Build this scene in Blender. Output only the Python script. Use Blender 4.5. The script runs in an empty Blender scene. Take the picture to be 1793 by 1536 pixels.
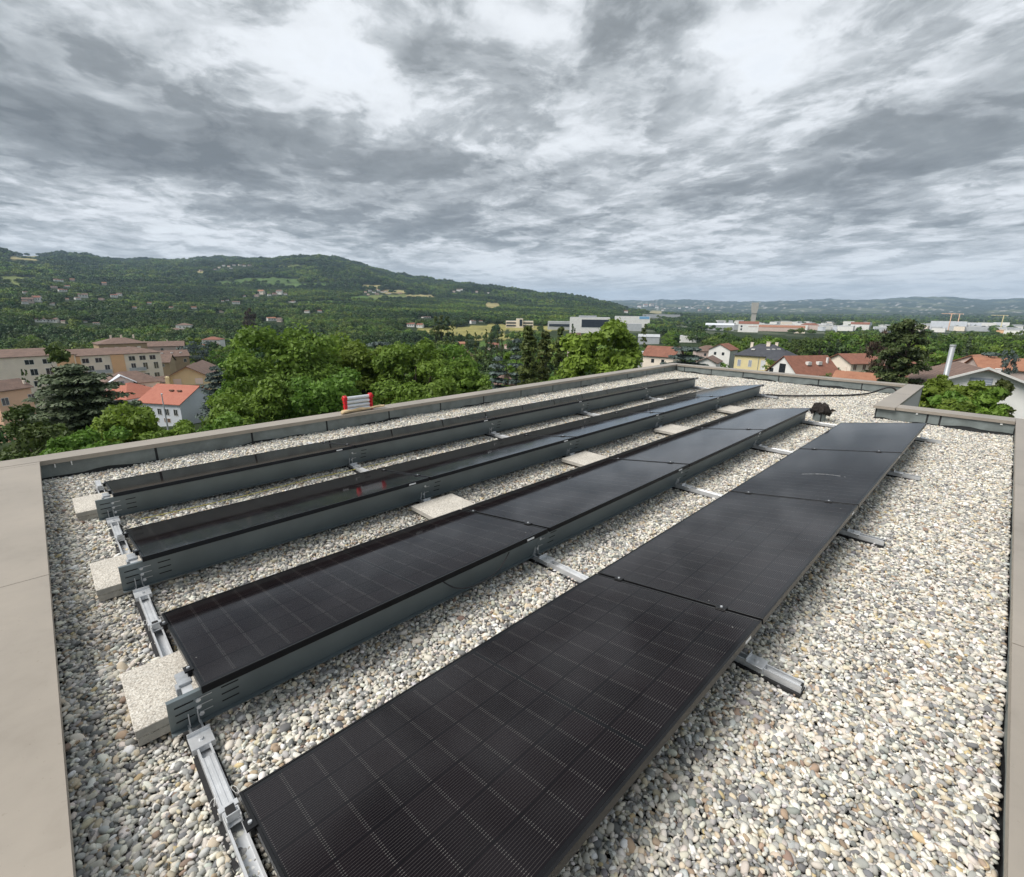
import bpy, bmesh, math, random
import numpy as np
from mathutils import Vector, Matrix
random.seed(7); rng = np.random.default_rng(7)
SC = bpy.context.scene
COL = SC.collection
R = math.radians

# ------------------------------------------------------------------ camera
EYE = np.array([0.0, 0.0, 1.983]); FPX = 837.6357; YAW, PIT, ROL = 0.7945, 0.2639, 0.0092
_F = np.array([math.cos(YAW)*math.cos(PIT), math.sin(YAW)*math.cos(PIT), -math.sin(PIT)])
_R0 = np.cross(_F, [0, 0, 1]); _R0 /= np.linalg.norm(_R0); _U0 = np.cross(_R0, _F)
_Rt = math.cos(ROL)*_R0 + math.sin(ROL)*_U0
_Up = -math.sin(ROL)*_R0 + math.cos(ROL)*_U0
cd = bpy.data.cameras.new('camera'); cam = bpy.data.objects.new('camera', cd); COL.objects.link(cam)
cd.sensor_fit = 'HORIZONTAL'; cd.sensor_width = 36.0; cd.lens = FPX/1793*36.0
cd.clip_start = 0.05; cd.clip_end = 60000
m = Matrix(((_Rt[0], _Up[0], -_F[0], EYE[0]), (_Rt[1], _Up[1], -_F[1], EYE[1]), (_Rt[2], _Up[2], -_F[2], EYE[2]), (0, 0, 0, 1)))
cam.matrix_world = m
SC.camera = cam

# ------------------------------------------------------------------ world, sun, exposure
SUN_EL, SUN_AZ = R(52), R(158)          # the brightest part of the cloud cover, azimuth from +X towards +Y
SC.view_settings.view_transform = 'Standard'; SC.view_settings.look = 'None'
SC.view_settings.exposure = 0.88; SC.view_settings.gamma = 1.0; SC.view_settings.use_curve_mapping = False
W = bpy.data.worlds.new('World'); SC.world = W; W.use_nodes = True
def make_world():
    nt = W.node_tree; nt.nodes.clear(); N = nt.nodes; L = nt.links
    def nd(t, **k):
        n = N.new(t)
        for a, b in k.items(): setattr(n, a, b)
        return n
    def mth(op, a, b=None, c=None, clamp=False):
        n = nd('ShaderNodeMath', operation=op); n.use_clamp = clamp
        for i, x in enumerate((a, b, c)):
            if x is None: continue
            if isinstance(x, (int, float)): n.inputs[i].default_value = x
            else: L.new(x, n.inputs[i])
        return n.outputs[0]
    def noise(vec, scale, detail, rough=.5, dist=0.0):
        n = nd('ShaderNodeTexNoise'); n.inputs['Scale'].default_value = scale; n.inputs['Detail'].default_value = detail
        n.inputs['Roughness'].default_value = rough; n.inputs['Distortion'].default_value = dist
        L.new(vec, n.inputs['Vector']); return n.outputs[0]
    def ramp(x, stops, interp='EASE'):
        n = nd('ShaderNodeValToRGB'); cr = n.color_ramp; cr.interpolation = interp
        while len(cr.elements) < len(stops): cr.elements.new(.5)
        for e, (p, c) in zip(cr.elements, stops):
            e.position = p; e.color = (c, c, c, 1) if isinstance(c, (int, float)) else (*c, 1)
        L.new(x, n.inputs[0]); return n.outputs[0]
    tc = nd('ShaderNodeTexCoord'); sep = nd('ShaderNodeSeparateXYZ'); L.new(tc.outputs['Generated'], sep.inputs[0])
    z = mth('MAXIMUM', sep.outputs[2], 0.0)
    zc = mth('ADD', z, 0.10)
    px = mth('DIVIDE', sep.outputs[0], zc); py = mth('DIVIDE', sep.outputs[1], zc)
    cmb = nd('ShaderNodeCombineXYZ'); L.new(px, cmb.inputs[0]); L.new(py, cmb.inputs[1]); cmb.inputs[2].default_value = 3.7
    # turn so that the cloud streets run away from the viewer, and stretch them that way
    mp = nd('ShaderNodeMapping'); mp.inputs['Rotation'].default_value = (0, 0, -R(58)); mp.inputs['Scale'].default_value = (1.05, 1.0, 1)
    mp.inputs['Location'].default_value = SKYLOC
    L.new(cmb.outputs[0], mp.inputs['Vector'])
    warp = nd('ShaderNodeTexNoise'); warp.inputs['Scale'].default_value = 1.4; warp.inputs['Detail'].default_value = 3
    L.new(mp.outputs[0], warp.inputs['Vector'])
    wm = nd('ShaderNodeVectorMath', operation='MULTIPLY_ADD'); L.new(warp.outputs[1], wm.inputs[0]); wm.inputs[1].default_value = (.35, .35, 0); L.new(mp.outputs[0], wm.inputs[2])
    v = wm.outputs[0]
    n1 = noise(v, .42, 3, .5, 0)
    n2 = noise(v, 1.5, 6, .56, .0)
    n3 = noise(v, 5.0, 10, .58, .0)
    n4 = noise(v, 2.9, 4, .5, .0)
    def edge(x, a, b_):      # lumps with a firmer rim
        e = nd('ShaderNodeMapRange'); e.interpolation_type = 'SMOOTHSTEP'; e.inputs[1].default_value = a; e.inputs[2].default_value = b_; L.new(x, e.inputs[0]); return mth('SUBTRACT', e.outputs[0], .5)
    e1 = edge(noise(v, 2.3, 11, .60, .15), .455, .56); e2 = edge(noise(v, 6.5, 9, .62, .1), .44, .57)
    dens = mth('ADD', mth('MULTIPLY', n1, .34), mth('ADD', mth('MULTIPLY', n2, .30), mth('ADD', mth('MULTIPLY', n4, .22), mth('MULTIPLY', n3, .22))))
    dens = mth('ADD', mth('MULTIPLY', mth('SUBTRACT', dens, SKYMID), 2.3), .5)
    dens = mth('ADD', dens, mth('ADD', mth('MULTIPLY', e1, .17), mth('MULTIPLY', e2, .075)))
    wsep = nd('ShaderNodeSeparateXYZ'); wj = nd('ShaderNodeVectorMath', operation='MULTIPLY_ADD'); L.new(warp.outputs[1], wj.inputs[0]); wj.inputs[1].default_value = (.9, .9, 0); L.new(cmb.outputs[0], wj.inputs[2]); L.new(wj.outputs[0], wsep.inputs[0])
    qx = mth('SUBTRACT', wsep.outputs[0], .45); qy = mth('SUBTRACT', wsep.outputs[1], .45); cy_, sy_ = math.cos(YAW), math.sin(YAW)
    fw = mth('ADD', mth('MULTIPLY', qx, cy_), mth('MULTIPLY', qy, sy_)); lf = mth('SUBTRACT', mth('MULTIPLY', qy, cy_), mth('MULTIPLY', qx, sy_))
    def blob(cx, cy, rx, ry, amp):   # one cloud bank of its own in the cloud layer, at (cx, cy) layer heights away
        dx = mth('SUBTRACT', fw, cx); dy = mth('SUBTRACT', lf, cy); t = math.atan2(cy, cx); c, s = math.cos(t), math.sin(t)
        a = mth('DIVIDE', mth('ADD', mth('MULTIPLY', dx, c), mth('MULTIPLY', dy, s)), rx)
        b = mth('DIVIDE', mth('SUBTRACT', mth('MULTIPLY', dy, c), mth('MULTIPLY', dx, s)), ry)
        q = mth('ADD', mth('MULTIPLY', a, a), mth('MULTIPLY', b, b))
        return mth('MULTIPLY', mth('POWER', 2.718, mth('MULTIPLY', q, -1.0)), amp)
    for bl in BLOBS: dens = mth('ADD', dens, blob(*bl[:4], bl[4]*1.15))
    grey = ramp(dens, [(.08, (.60, .62, .64)), (.30, (.465, .485, .508)), (.50, (.280, .299, .314)), (.68, (.170, .185, .196)), (.98, (.104, .115, .124))], 'LINEAR')
    # thin veil: towards the horizon the layer is seen through more bright air
    hz = nd('ShaderNodeMapRange'); hz.inputs[1].default_value = 0.0; hz.inputs[2].default_value = .13; hz.interpolation_type = 'SMOOTHSTEP'
    L.new(z, hz.inputs[0])
    veil = mth('SUBTRACT', 1.0, hz.outputs[0])
    mx = nd('ShaderNodeMix', data_type='RGBA'); L.new(mth('MULTIPLY', veil, .50), mx.inputs[0]); L.new(grey, mx.inputs[6]); mx.inputs[7].default_value = (.68, .71, .74, 1)
    sky = nd('ShaderNodeTexSky', sky_type='NISHITA'); sky.sun_disc = False; sky.sun_elevation = SUN_EL; sky.sun_rotation = R(90)-SUN_AZ
    bgs = nd('ShaderNodeBackground'); bgs.inputs[1].default_value = .055; L.new(sky.outputs[0], bgs.inputs[0])
    bgc = nd('ShaderNodeBackground'); bgc.inputs[1].default_value = 1.0; L.new(mx.outputs[2], bgc.inputs[0])
    cover = ramp(dens, [(.0, .80), (.30, .98), (1, 1)])
    ms = nd('ShaderNodeMixShader'); L.new(cover, ms.inputs[0]); L.new(bgs.outputs[0], ms.inputs[1]); L.new(bgc.outputs[0], ms.inputs[2])
    out = nd('ShaderNodeOutputWorld'); L.new(ms.outputs[0], out.inputs[0])
# banks of thicker (+) and thinner (-) cloud: ahead, to the left, half extents along and across the sight line, thickness
BLOBS = [(2.38, 1.77, 0.51, 0.6, 0.26), (2.76, 1.49, 0.4, 0.42, 0.16), (1.91, 1.72, 0.44, 0.22, 0.08), (1.93, -0.31, 0.4, 0.29, 0.16), (1.87, 0.31, 0.3, 0.13, 0.1), (2.75, 0.0, 0.3, 0.53, 0.14), (3.22, -0.98, 0.51, 0.54, 0.2), (2.6, -1.95, 0.53, 0.49, 0.2), (2.0, -1.24, 0.27, 0.25, 0.1), (3.96, -0.0, 0.41, 1.49, 0.08), (2.07, -1.62, 0.27, 0.31, 0.06), (2.01, 0.58, 0.36, 0.23, -0.2), (1.68, -0.04, 0.15, 0.1, -0.16), (1.83, -0.8, 0.24, 0.2, -0.16), (2.48, 0.32, 0.18, 0.24, -0.12), (2.85, 2.6, 0.29, 0.32, -0.1), (2.73, -2.48, 0.19, 0.25, -0.16), (1.79, 0.83, 0.2, 0.21, -0.08), (1.64, -1.3, 0.16, 0.18, -0.08), (3.7, 2.75, 0.45, 0.94, -0.1), (5.05, -3.71, 0.69, 1.41, -0.12), (5.73, -0.65, 0.65, 1.27, -0.14)]; SKYLOC = (1.3, 5.2, 0); SKYMID = .535
make_world()
try: W.cycles.sampling_method = 'MANUAL'; W.cycles.sample_map_resolution = 1024
except Exception: pass
sl = bpy.data.lights.new('sun', 'SUN'); sl.energy = 2.3; sl.angle = R(34); sl.color = (1, .955, .90)
so = bpy.data.objects.new('sun', sl); COL.objects.link(so)
so.rotation_euler = Vector((math.cos(SUN_EL)*math.cos(SUN_AZ), math.cos(SUN_EL)*math.sin(SUN_AZ), math.sin(SUN_EL))).to_track_quat('Z', 'Y').to_euler()
try:
    SC.cycles.max_bounces = 6; SC.cycles.diffuse_bounces = 3; SC.cycles.glossy_bounces = 3; SC.cycles.transmission_bounces = 4
    SC.cycles.volume_bounces = 0; SC.cycles.transparent_max_bounces = 6; SC.cycles.use_denoising = True
except Exception: pass

# ------------------------------------------------------------------ helpers
def tag(o, label=None, cat=None, group=None, kind=None):
    if label: o['label'] = label
    if cat: o['category'] = cat
    if group: o['group'] = group
    if kind: o['kind'] = kind
    return o
def empty(name, loc=(0, 0, 0), rz=0.0, **k):
    o = bpy.data.objects.new(name, None); COL.objects.link(o); o.location = loc; o.rotation_euler = (0, 0, rz)
    o.empty_display_size = .1
    return tag(o, **k)
class MB:
    def __init__(s): s.v = []; s.f = []; s.mi = []
    def add(s, vs, fs, mi=0):
        b = len(s.v); s.v.extend([tuple(map(float, p)) for p in vs]); s.f.extend([tuple(b+i for i in f) for f in fs]); s.mi.extend([mi]*len(fs)); return s
    def box(s, x0, y0, z0, x1, y1, z1, M=None, mi=0):
        vs = [(x0, y0, z0), (x1, y0, z0), (x1, y1, z0), (x0, y1, z0), (x0, y0, z1), (x1, y0, z1), (x1, y1, z1), (x0, y1, z1)]
        if M is not None: vs = [M @ Vector(p) for p in vs]
        return s.add(vs, [(3, 2, 1, 0), (4, 5, 6, 7), (0, 1, 5, 4), (1, 2, 6, 5), (2, 3, 7, 6), (3, 0, 4, 7)], mi)
    def prism(s, poly, axis, a, b, M=None, mi=0):   # poly: 2D points, extruded along axis from a to b
        n = len(poly)
        def P(p, t):
            if axis == 'x': q = (t, p[0], p[1])
            elif axis == 'y': q = (p[0], t, p[1])
            else: q = (p[0], p[1], t)
            return M @ Vector(q) if M is not None else q
        vs = [P(p, a) for p in poly]+[P(p, b) for p in poly]
        fs = [tuple(range(n))[::-1], tuple(range(n, 2*n))]+[(i, (i+1) % n, n+(i+1) % n, n+i) for i in range(n)]
        return s.add(vs, fs, mi)
    def tube(s, pts, r, n=8, mi=0):
        pts = [Vector(p) for p in pts]; rr = r if isinstance(r, (list, tuple)) else [r]*len(pts)
        rings = []; prev = None
        for i, p in enumerate(pts):
            t = (pts[min(i+1, len(pts)-1)]-pts[max(i-1, 0)]).normalized()
            a = t.orthogonal().normalized() if prev is None else (prev-t*prev.dot(t)).normalized()
            prev = a; b = t.cross(a)
            rings.append([p+(a*math.cos(2*math.pi*k/n)+b*math.sin(2*math.pi*k/n))*rr[i] for k in range(n)])
        vs = [q for r_ in rings for q in r_]; fs = []
        for i in range(len(pts)-1):
            for k in range(n): fs.append((i*n+k, i*n+(k+1) % n, (i+1)*n+(k+1) % n, (i+1)*n+k))
        fs.append(tuple(range(n))[::-1]); fs.append(tuple((len(pts)-1)*n+k for k in range(n)))
        return s.add(vs, fs, mi)
    def mesh(s, name, mats, smooth=False, bevel=0.0, seg=1):
        me = bpy.data.meshes.new(name); me.from_pydata(s.v, [], s.f)
        mats = mats if isinstance(mats, (list, tuple)) else [mats]
        for m_ in mats: me.materials.append(m_)
        if len(mats) > 1: me.polygons.foreach_set('material_index', s.mi)
        bm = bmesh.new(); bm.from_mesh(me); bmesh.ops.recalc_face_normals(bm, faces=bm.faces)
        if bevel > 0:
            bmesh.ops.bevel(bm, geom=[e for e in bm.edges if e.is_manifold and e.calc_face_angle(0) > .6], offset=bevel, segments=seg, affect='EDGES', clamp_overlap=True)
        bm.to_mesh(me); bm.free()
        if smooth: me.polygons.foreach_set('use_smooth', [True]*len(me.polygons))
        return me
    def build(s, name, mats, parent=None, loc=(0, 0, 0), smooth=False, bevel=0.0, seg=1, label=None, **k):
        o = bpy.data.objects.new(name, s.mesh(name, mats, smooth, bevel, seg)); COL.objects.link(o); o.location = loc
        if parent is not None: o.parent = parent
        return tag(o, label=label, **k)
def link(name, me, parent=None, loc=(0, 0, 0), rz=0.0, **k):
    o = bpy.data.objects.new(name, me); COL.objects.link(o); o.location = loc; o.rotation_euler = (0, 0, rz)
    if parent is not None: o.parent = parent
    return tag(o, **k)
def fastmesh(name, V, F, mat, smooth=False, attr=None):
    """V (n,3) float, F (m,k) int with constant k"""
    me = bpy.data.meshes.new(name); V = np.asarray(V, np.float32); F = np.asarray(F, np.int32); k = F.shape[1]
    me.vertices.add(len(V)); me.vertices.foreach_set('co', V.ravel())
    me.loops.add(F.size); me.loops.foreach_set('vertex_index', F.ravel())
    me.polygons.add(len(F)); me.polygons.foreach_set('loop_start', np.arange(0, F.size, k, dtype=np.int32))
    me.update(calc_edges=True)
    if attr:
        for an, dat in attr.items():
            dat = np.asarray(dat, np.float32)
            if dat.ndim == 2:
                a = me.attributes.new(an, 'FLOAT_COLOR', 'POINT'); d4 = np.ones((len(dat), 4), np.float32); d4[:, :3] = dat; a.data.foreach_set('color', d4.ravel())
            else:
                a = me.attributes.new(an, 'FLOAT', 'POINT' if len(dat) == len(V) else 'FACE'); a.data.foreach_set('value', dat)
    for m_ in (mat if isinstance(mat, (list, tuple)) else [mat]): me.materials.append(m_)
    if smooth: me.polygons.foreach_set('use_smooth', np.ones(len(F), bool))
    return me

# ------------------------------------------------------------------ materials
def nodes(name):
    m_ = bpy.data.materials.new(name); m_.use_nodes = True; nt = m_.node_tree
    return m_, nt, nt.nodes['Principled BSDF']
class NT:
    def __init__(s, nt): s.nt = nt
    def n(s, t, **k):
        x = s.nt.nodes.new(t)
        for a, b in k.items(): setattr(x, a, b)
        return x
    def l(s, a, b): s.nt.links.new(a, b)
    def m(s, op, a, b=None, c=None, clamp=False):
        x = s.n('ShaderNodeMath', operation=op); x.use_clamp = clamp
        for i, y in enumerate((a, b, c)):
            if y is None: continue
            if isinstance(y, (int, float)): x.inputs[i].default_value = y
            else: s.l(y, x.inputs[i])
        return x.outputs[0]
    def noise(s, scale, detail=4, rough=.5, vec=None, dist=0):
        x = s.n('ShaderNodeTexNoise'); x.inputs['Scale'].default_value = scale; x.inputs['Detail'].default_value = detail
        x.inputs['Roughness'].default_value = rough; x.inputs['Distortion'].default_value = dist
        if vec is not None: s.l(vec, x.inputs['Vector'])
        return x
    def ramp(s, x, stops, interp='LINEAR'):
        n = s.n('ShaderNodeValToRGB'); cr = n.color_ramp; cr.interpolation = interp
        while len(cr.elements) < len(stops): cr.elements.new(.5)
        for e, (p, c) in zip(cr.elements, stops):
            e.position = p; e.color = (c, c, c, 1) if isinstance(c, (int, float)) else (*c[:3], 1)
        s.l(x, n.inputs[0]); return n.outputs[0]
    def mix(s, f, a, b, mode='MIX'):
        x = s.n('ShaderNodeMix', data_type='RGBA', blend_type=mode)
        for i, y in ((0, f), (6, a), (7, b)):
            if isinstance(y, (int, float)): x.inputs[i].default_value = y
            elif isinstance(y, tuple): x.inputs[i].default_value = (*y[:3], 1)
            else: s.l(y, x.inputs[i])
        return x.outputs[2]
    def bump(s, h, strength, dist, bs):
        b = s.n('ShaderNodeBump'); b.inputs['Strength'].default_value = strength; b.inputs['Distance'].default_value = dist
        s.l(h, b.inputs['Height']); s.l(b.outputs[0], bs.inputs['Normal'])
def simple(name, col, rough=.6, metal=0.0, var=.15, scale=3.0, bump=0.0, bscale=40, spec=.5, rand=0.0, rvar=0.0):
    """plain procedural surface: base colour with noise variation, optional per-object variation, fine bump"""
    m_, nt, bs = nodes(name); t = NT(nt)
    tc = t.n('ShaderNodeTexCoord')
    nz = t.noise(scale, 5, .6, tc.outputs['Object'])
    lo = tuple(c*(1-var) for c in col); hi = tuple(min(c*(1+var), 1) for c in col)
    c = t.ramp(nz.outputs[0], [(.3, lo), (.7, hi)])
    if rand > 0:
        oi = t.n('ShaderNodeObjectInfo'); hs = t.n('ShaderNodeHueSaturation')
        t.l(t.m('ADD', t.m('MULTIPLY', oi.outputs['Random'], 2*rand), 1-rand), hs.inputs['Value']); t.l(c, hs.inputs['Color']); c = hs.outputs[0]
    t.l(c, bs.inputs['Base Color']); bs.inputs['Roughness'].default_value = rough; bs.inputs['Metallic'].default_value = metal
    bs.inputs['Specular IOR Level'].default_value = spec
    if rvar > 0:
        r_ = t.m('ADD', t.m('MULTIPLY', nz.outputs[0], 2*rvar), rough-rvar, clamp=True); t.l(r_, bs.inputs['Roughness'])
    if bump > 0:
        nb = t.noise(bscale, 4, .6, tc.outputs['Object']); t.bump(nb.outputs[0], bump, .01, bs)
    return m_
M = {}
M['coping'] = simple('coping_metal', (.375, .332, .280), .42, .25, .09, .9, .03, 9, rand=.02, rvar=.06)
def coping_wear():
    m_ = M['coping']; t = NT(m_.node_tree); bs = m_.node_tree.nodes['Principled BSDF']; ge = t.n('ShaderNodeNewGeometry'); p = ge.outputs['Position']
    src = bs.inputs['Base Color'].links[0].from_socket
    n1 = t.noise(.9, 7, .7, p); n2 = t.noise(7, 6, .65, p, .6); n3 = t.noise(45, 3, .6, p)
    st = t.ramp(t.m('ADD', t.m('MULTIPLY', n1.outputs[0], .5), t.m('MULTIPLY', n2.outputs[0], .5)), [(.34, (.90, .895, .885)), (.47, (.98, .98, .98)), (.62, (1.02, 1.015, 1.01))])
    sp = t.ramp(n3.outputs[0], [(.27, (.84, .84, .82)), (.33, (1, 1, 1))])
    t.l(t.mix(1, t.mix(1, src, st, 'MULTIPLY'), sp, 'MULTIPLY'), bs.inputs['Base Color'])
coping_wear()
M['coping_front'] = M['coping']
M['upstand'] = simple('slate_upstand', (.185, .212, .208), .55, .1, .22, 5, .25, 30, rand=.05)
M['bitumen'] = simple('bitumen', (.025, .028, .03), .8, 0, .3, 8, .4, 60)
M['facade'] = simple('facade_render', (.55, .53, .50), .9, 0, .06, .8, .1, 30)
M['frame'] = simple('black_anodised_frame', (.012, .012, .013), .33, .4, .15, 6)
M['backsheet'] = simple('panel_backsheet', (.02, .02, .022), .6, 0, .1, 6)
M['steel'] = simple('deflector_steel', (.195, .232, .245), .42, .45, .10, 2.5, .05, 60, rand=.04, rvar=.08)
M['alu'] = simple('aluminium', (.66, .675, .69), .42, .5, .10, 14, .05, 80, rvar=.08)
M['galv'] = simple('galvanised', (.40, .42, .44), .5, .4, .18, 30, .05, 80)
M['rubber'] = simple('rubber', (.016, .016, .017), .85, 0, .3, 20, .3, 90)
M['slot'] = simple('slot_shadow', (.01, .011, .012), .9, 0, .1)
M['sticker'] = simple('white_sticker', (.78, .78, .76), .5, 0, .05, 20)
M['cable'] = simple('black_cable', (.02, .02, .022), .5, 0, .1)
M['yellow_wire'] = simple('yellow_wire', (.52, .46, .08), .5, 0, .1)
M['red_plastic'] = simple('red_plastic', (.62, .02, .03), .38, 0, .12, 12)
M['silver_tube'] = simple('silver_tube', (.74, .76, .79), .30, .35, .06, 12)
M['cloth'] = simple('tan_cloth', (.55, .42, .25), .9, 0, .2, 9, .5, 30)
M['membrane'] = simple('torn_membrane', (.022, .018, .016), .95, 0, .5, 12, .8, 40)
M['white_strip'] = simple('white_strip', (.75, .75, .73), .6, 0, .05)

def mat_slab():
    m_, nt, bs = nodes('washed_concrete'); t = NT(nt); tc = t.n('ShaderNodeTexCoord'); o = tc.outputs['Object']
    v = t.n('ShaderNodeTexVoronoi'); v.inputs['Scale'].default_value = 150; t.l(o, v.inputs['Vector'])
    c1 = t.ramp(v.outputs['Color'], [(.0, (.42, .38, .32)), (.35, (.66, .61, .53)), (.7, (.78, .74, .66)), (1, (.86, .84, .78))])
    e = t.ramp(v.outputs['Distance'], [(.0, 1.0), (.55, .82), (.9, .45)])
    n = t.noise(5, 4, .6, o); st = t.ramp(n.outputs[0], [(.3, .82), (.6, 1.0)])
    t.l(t.mix(1, t.mix(1, c1, e, 'MULTIPLY'), st, 'MULTIPLY'), bs.inputs['Base Color']); bs.inputs['Roughness'].default_value = .85
    t.bump(v.outputs['Distance'], -.5, .004, bs); return m_
M['slab'] = mat_slab()
M['slab_side'] = simple('cast_concrete', (.42, .40, .36), .9, 0, .25, 9, .4, 50)

def mat_pebble():
    m_, nt, bs = nodes('river_pebble'); t = NT(nt)
    at = t.n('ShaderNodeAttribute', attribute_type='INSTANCER', attribute_name='pc')
    tc = t.n('ShaderNodeTexCoord'); n = t.noise(55, 4, .6, tc.outputs['Object'])
    f = t.ramp(n.outputs[0], [(.3, .84), (.72, 1.10)])
    c = t.mix(1, at.outputs['Color'], f, 'MULTIPLY')
    t.l(c, bs.inputs['Base Color']); bs.inputs['Roughness'].default_value = .82; bs.inputs['Specular IOR Level'].default_value = .3
    return m_
M['pebble'] = mat_pebble()

PL, PW = 2.363, 1.133      # panel length along the row, width up the slope
def mat_glass():
    m_, nt, bs = nodes('solar_glass'); t = NT(nt); tc = t.n('ShaderNodeTexCoord')
    sp = t.n('ShaderNodeSeparateXYZ'); t.l(tc.outputs['Object'], sp.inputs[0]); X, Y = sp.outputs[0], sp.outputs[1]
    def absd(a, c): return t.m('ABSOLUTE', t.m('SUBTRACT', a, c))
    def inside(a, w): return t.m('LESS_THAN', a, w)
    half = (PL-.05)/2; cx = half/9.0; cw = (PW-.056)/6.0
    xm = absd(X, PL/2)                                  # distance from the middle divider
    u = t.m('MODULO', t.m('SUBTRACT', xm, .008), cx)    # position within a half cell
    du = t.m('MINIMUM', u, t.m('SUBTRACT', cx, u))      # distance to the nearest gap between half cells
    yy = t.m('SUBTRACT', Y, .028); v = t.m('MODULO', yy, cw); dv = t.m('MINIMUM', v, t.m('SUBTRACT', cw, v))
    pitch = cw/16.0
    wv = t.m('MODULO', t.m('ADD', v, pitch/2), pitch); dw = t.m('ABSOLUTE', t.m('SUBTRACT', wv, pitch/2))
    wire = t.m('MULTIPLY', inside(dw, .00050), t.m('GREATER_THAN', dv, .005))
    wide = t.m('MULTIPLY', inside(dw, .0011), t.m('GREATER_THAN', dv, .005))
    rib = t.m('MULTIPLY', wide, t.m('MULTIPLY', t.m('GREATER_THAN', du, .0016), inside(du, .0065)))
    active = t.m('MULTIPLY', t.m('MULTIPLY', t.m('GREATER_THAN', xm, .008), inside(xm, PL/2-.02)), t.m('MULTIPLY', t.m('GREATER_THAN', Y, .028), inside(Y, PW-.028)))
    gap = t.m('MAXIMUM', inside(dv, .0018), inside(du, .0012))
    # single cells differ a little in tone
    cellid = t.n('ShaderNodeCombineXYZ'); t.l(t.m('FLOOR', t.m('DIVIDE', t.m('SUBTRACT', X, PL/2), cx)), cellid.inputs[0]); t.l(t.m('FLOOR', t.m('DIVIDE', yy, cw)), cellid.inputs[1])
    wn = t.n('ShaderNodeTexWhiteNoise'); t.l(cellid.outputs[0], wn.inputs['Vector'])
    cell = t.mix(t.m('MULTIPLY', wn.outputs['Value'], 1.0), (.0034, .0020, .0032), (.0068, .0042, .0056))
    base = t.mix(gap, cell, (.004, .004, .0045))
    base = t.mix(t.m('MULTIPLY', active, t.m('MULTIPLY', wire, .8)), base, (.075, .069, .065))
    base = t.mix(t.m('MULTIPLY', active, rib), base, (.115, .108, .102))
    base = t.mix(active, (.006, .006, .007), base)
    # dust and dried drops
    nz = t.noise(2.2, 5, .6, tc.outputs['Object']); du_ = t.ramp(nz.outputs[0], [(.45, 0.0), (.8, .005)])
    base = t.mix(1, base, du_, 'ADD')
    sp2 = t.n('ShaderNodeTexVoronoi'); sp2.inputs['Scale'].default_value = 9; t.l(tc.outputs['Object'], sp2.inputs['Vector'])
    spk = t.m('MULTIPLY', inside(sp2.outputs['Distance'], .030), t.m('GREATER_THAN', t.noise(1.4, 2, .5, tc.outputs['Object']).outputs[0], .50))
    base = t.mix(t.m('MULTIPLY', spk, .8), base, (.42, .41, .38))
    t.l(base, bs.inputs['Base Color'])
    bs.inputs['Roughness'].default_value = .10; bs.inputs['IOR'].default_value = 1.45; bs.inputs['Specular IOR Level'].default_value = .27
    r2 = t.ramp(nz.outputs[0], [(.3, .045), (.75, .10)]); t.l(r2, bs.inputs['Roughness'])
    nb = t.noise(1.6, 2, .5, tc.outputs['Object']); t.bump(nb.outputs[0], .05, .01, bs)
    return m_
M['glass'] = mat_glass()

# ------------------------------------------------------------------ survey helpers (real positions from sight lines and distances)
def ray(u, v): return _F*FPX+_Rt*(u-896.5)+_Up*(768-v)
def pt(u, v, d):                       # the point on the sight line (u, v) at horizontal distance d
    r_ = ray(u, v); return EYE+r_*(d/math.hypot(r_[0], r_[1]))
def azim(u):
    r_ = ray(u, 545.); return math.atan2(r_[1], r_[0])
def pix(P):
    d = np.asarray(P, float)-EYE; z = d@_F
    return 896.5+FPX*(d@_Rt)/z, 768-FPX*(d@_Up)/z
def sight(P): d = np.asarray(P, float)-EYE; return d@_F

# ================================================================== THE ROOF
ZC = .26                                   # top of the copings above the gravel
LY = lambda x: 7.47+.0105*x                # inner line of the long left coping
XN, XF, XS = -.21, 15.17, 11.37            # inner lines: near-left coping, far coping, notch coping
# roof deck under the gravel
MB().add([(-.6, -.6, -.035), (11.6, -.6, -.035), (11.6, 1.45, -.035), (15.4, 1.45, -.035), (15.4, 7.8, -.035), (-.6, 7.75, -.035)], [(0, 1, 2, 3, 4, 5)]).build('roof_deck', M['bitumen'], kind='structure')

# --- host building under the roof (outer faces below the copings)
hb = empty('flat_roofed_building', (7, 3, -14), label='flat-roofed building under the gravel roof, its rendered walls just below the copings', cat='building')
zt = ZC-.055
out = [(-.72, -.82), (11.76, -.82), (11.76, 1.285), (15.47, 1.285), (15.47, 7.91), (-.72, 7.745)]
for i in range(6):
    a, b = Vector(out[i]), Vector(out[(i+1) % 6]); d = (b-a).normalized(); n = Vector((-d.y, d.x))
    p = [a, b, b+n*.1, a+n*.1]
    if i == 0: p[2] = p[2]; 
    w = MB().prism([(q.x-7, q.y-3) for q in p], 'z', 0, 14+zt-.002*i, mi=0)
    w.build('outer_wall', M['facade'], hb)

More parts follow.
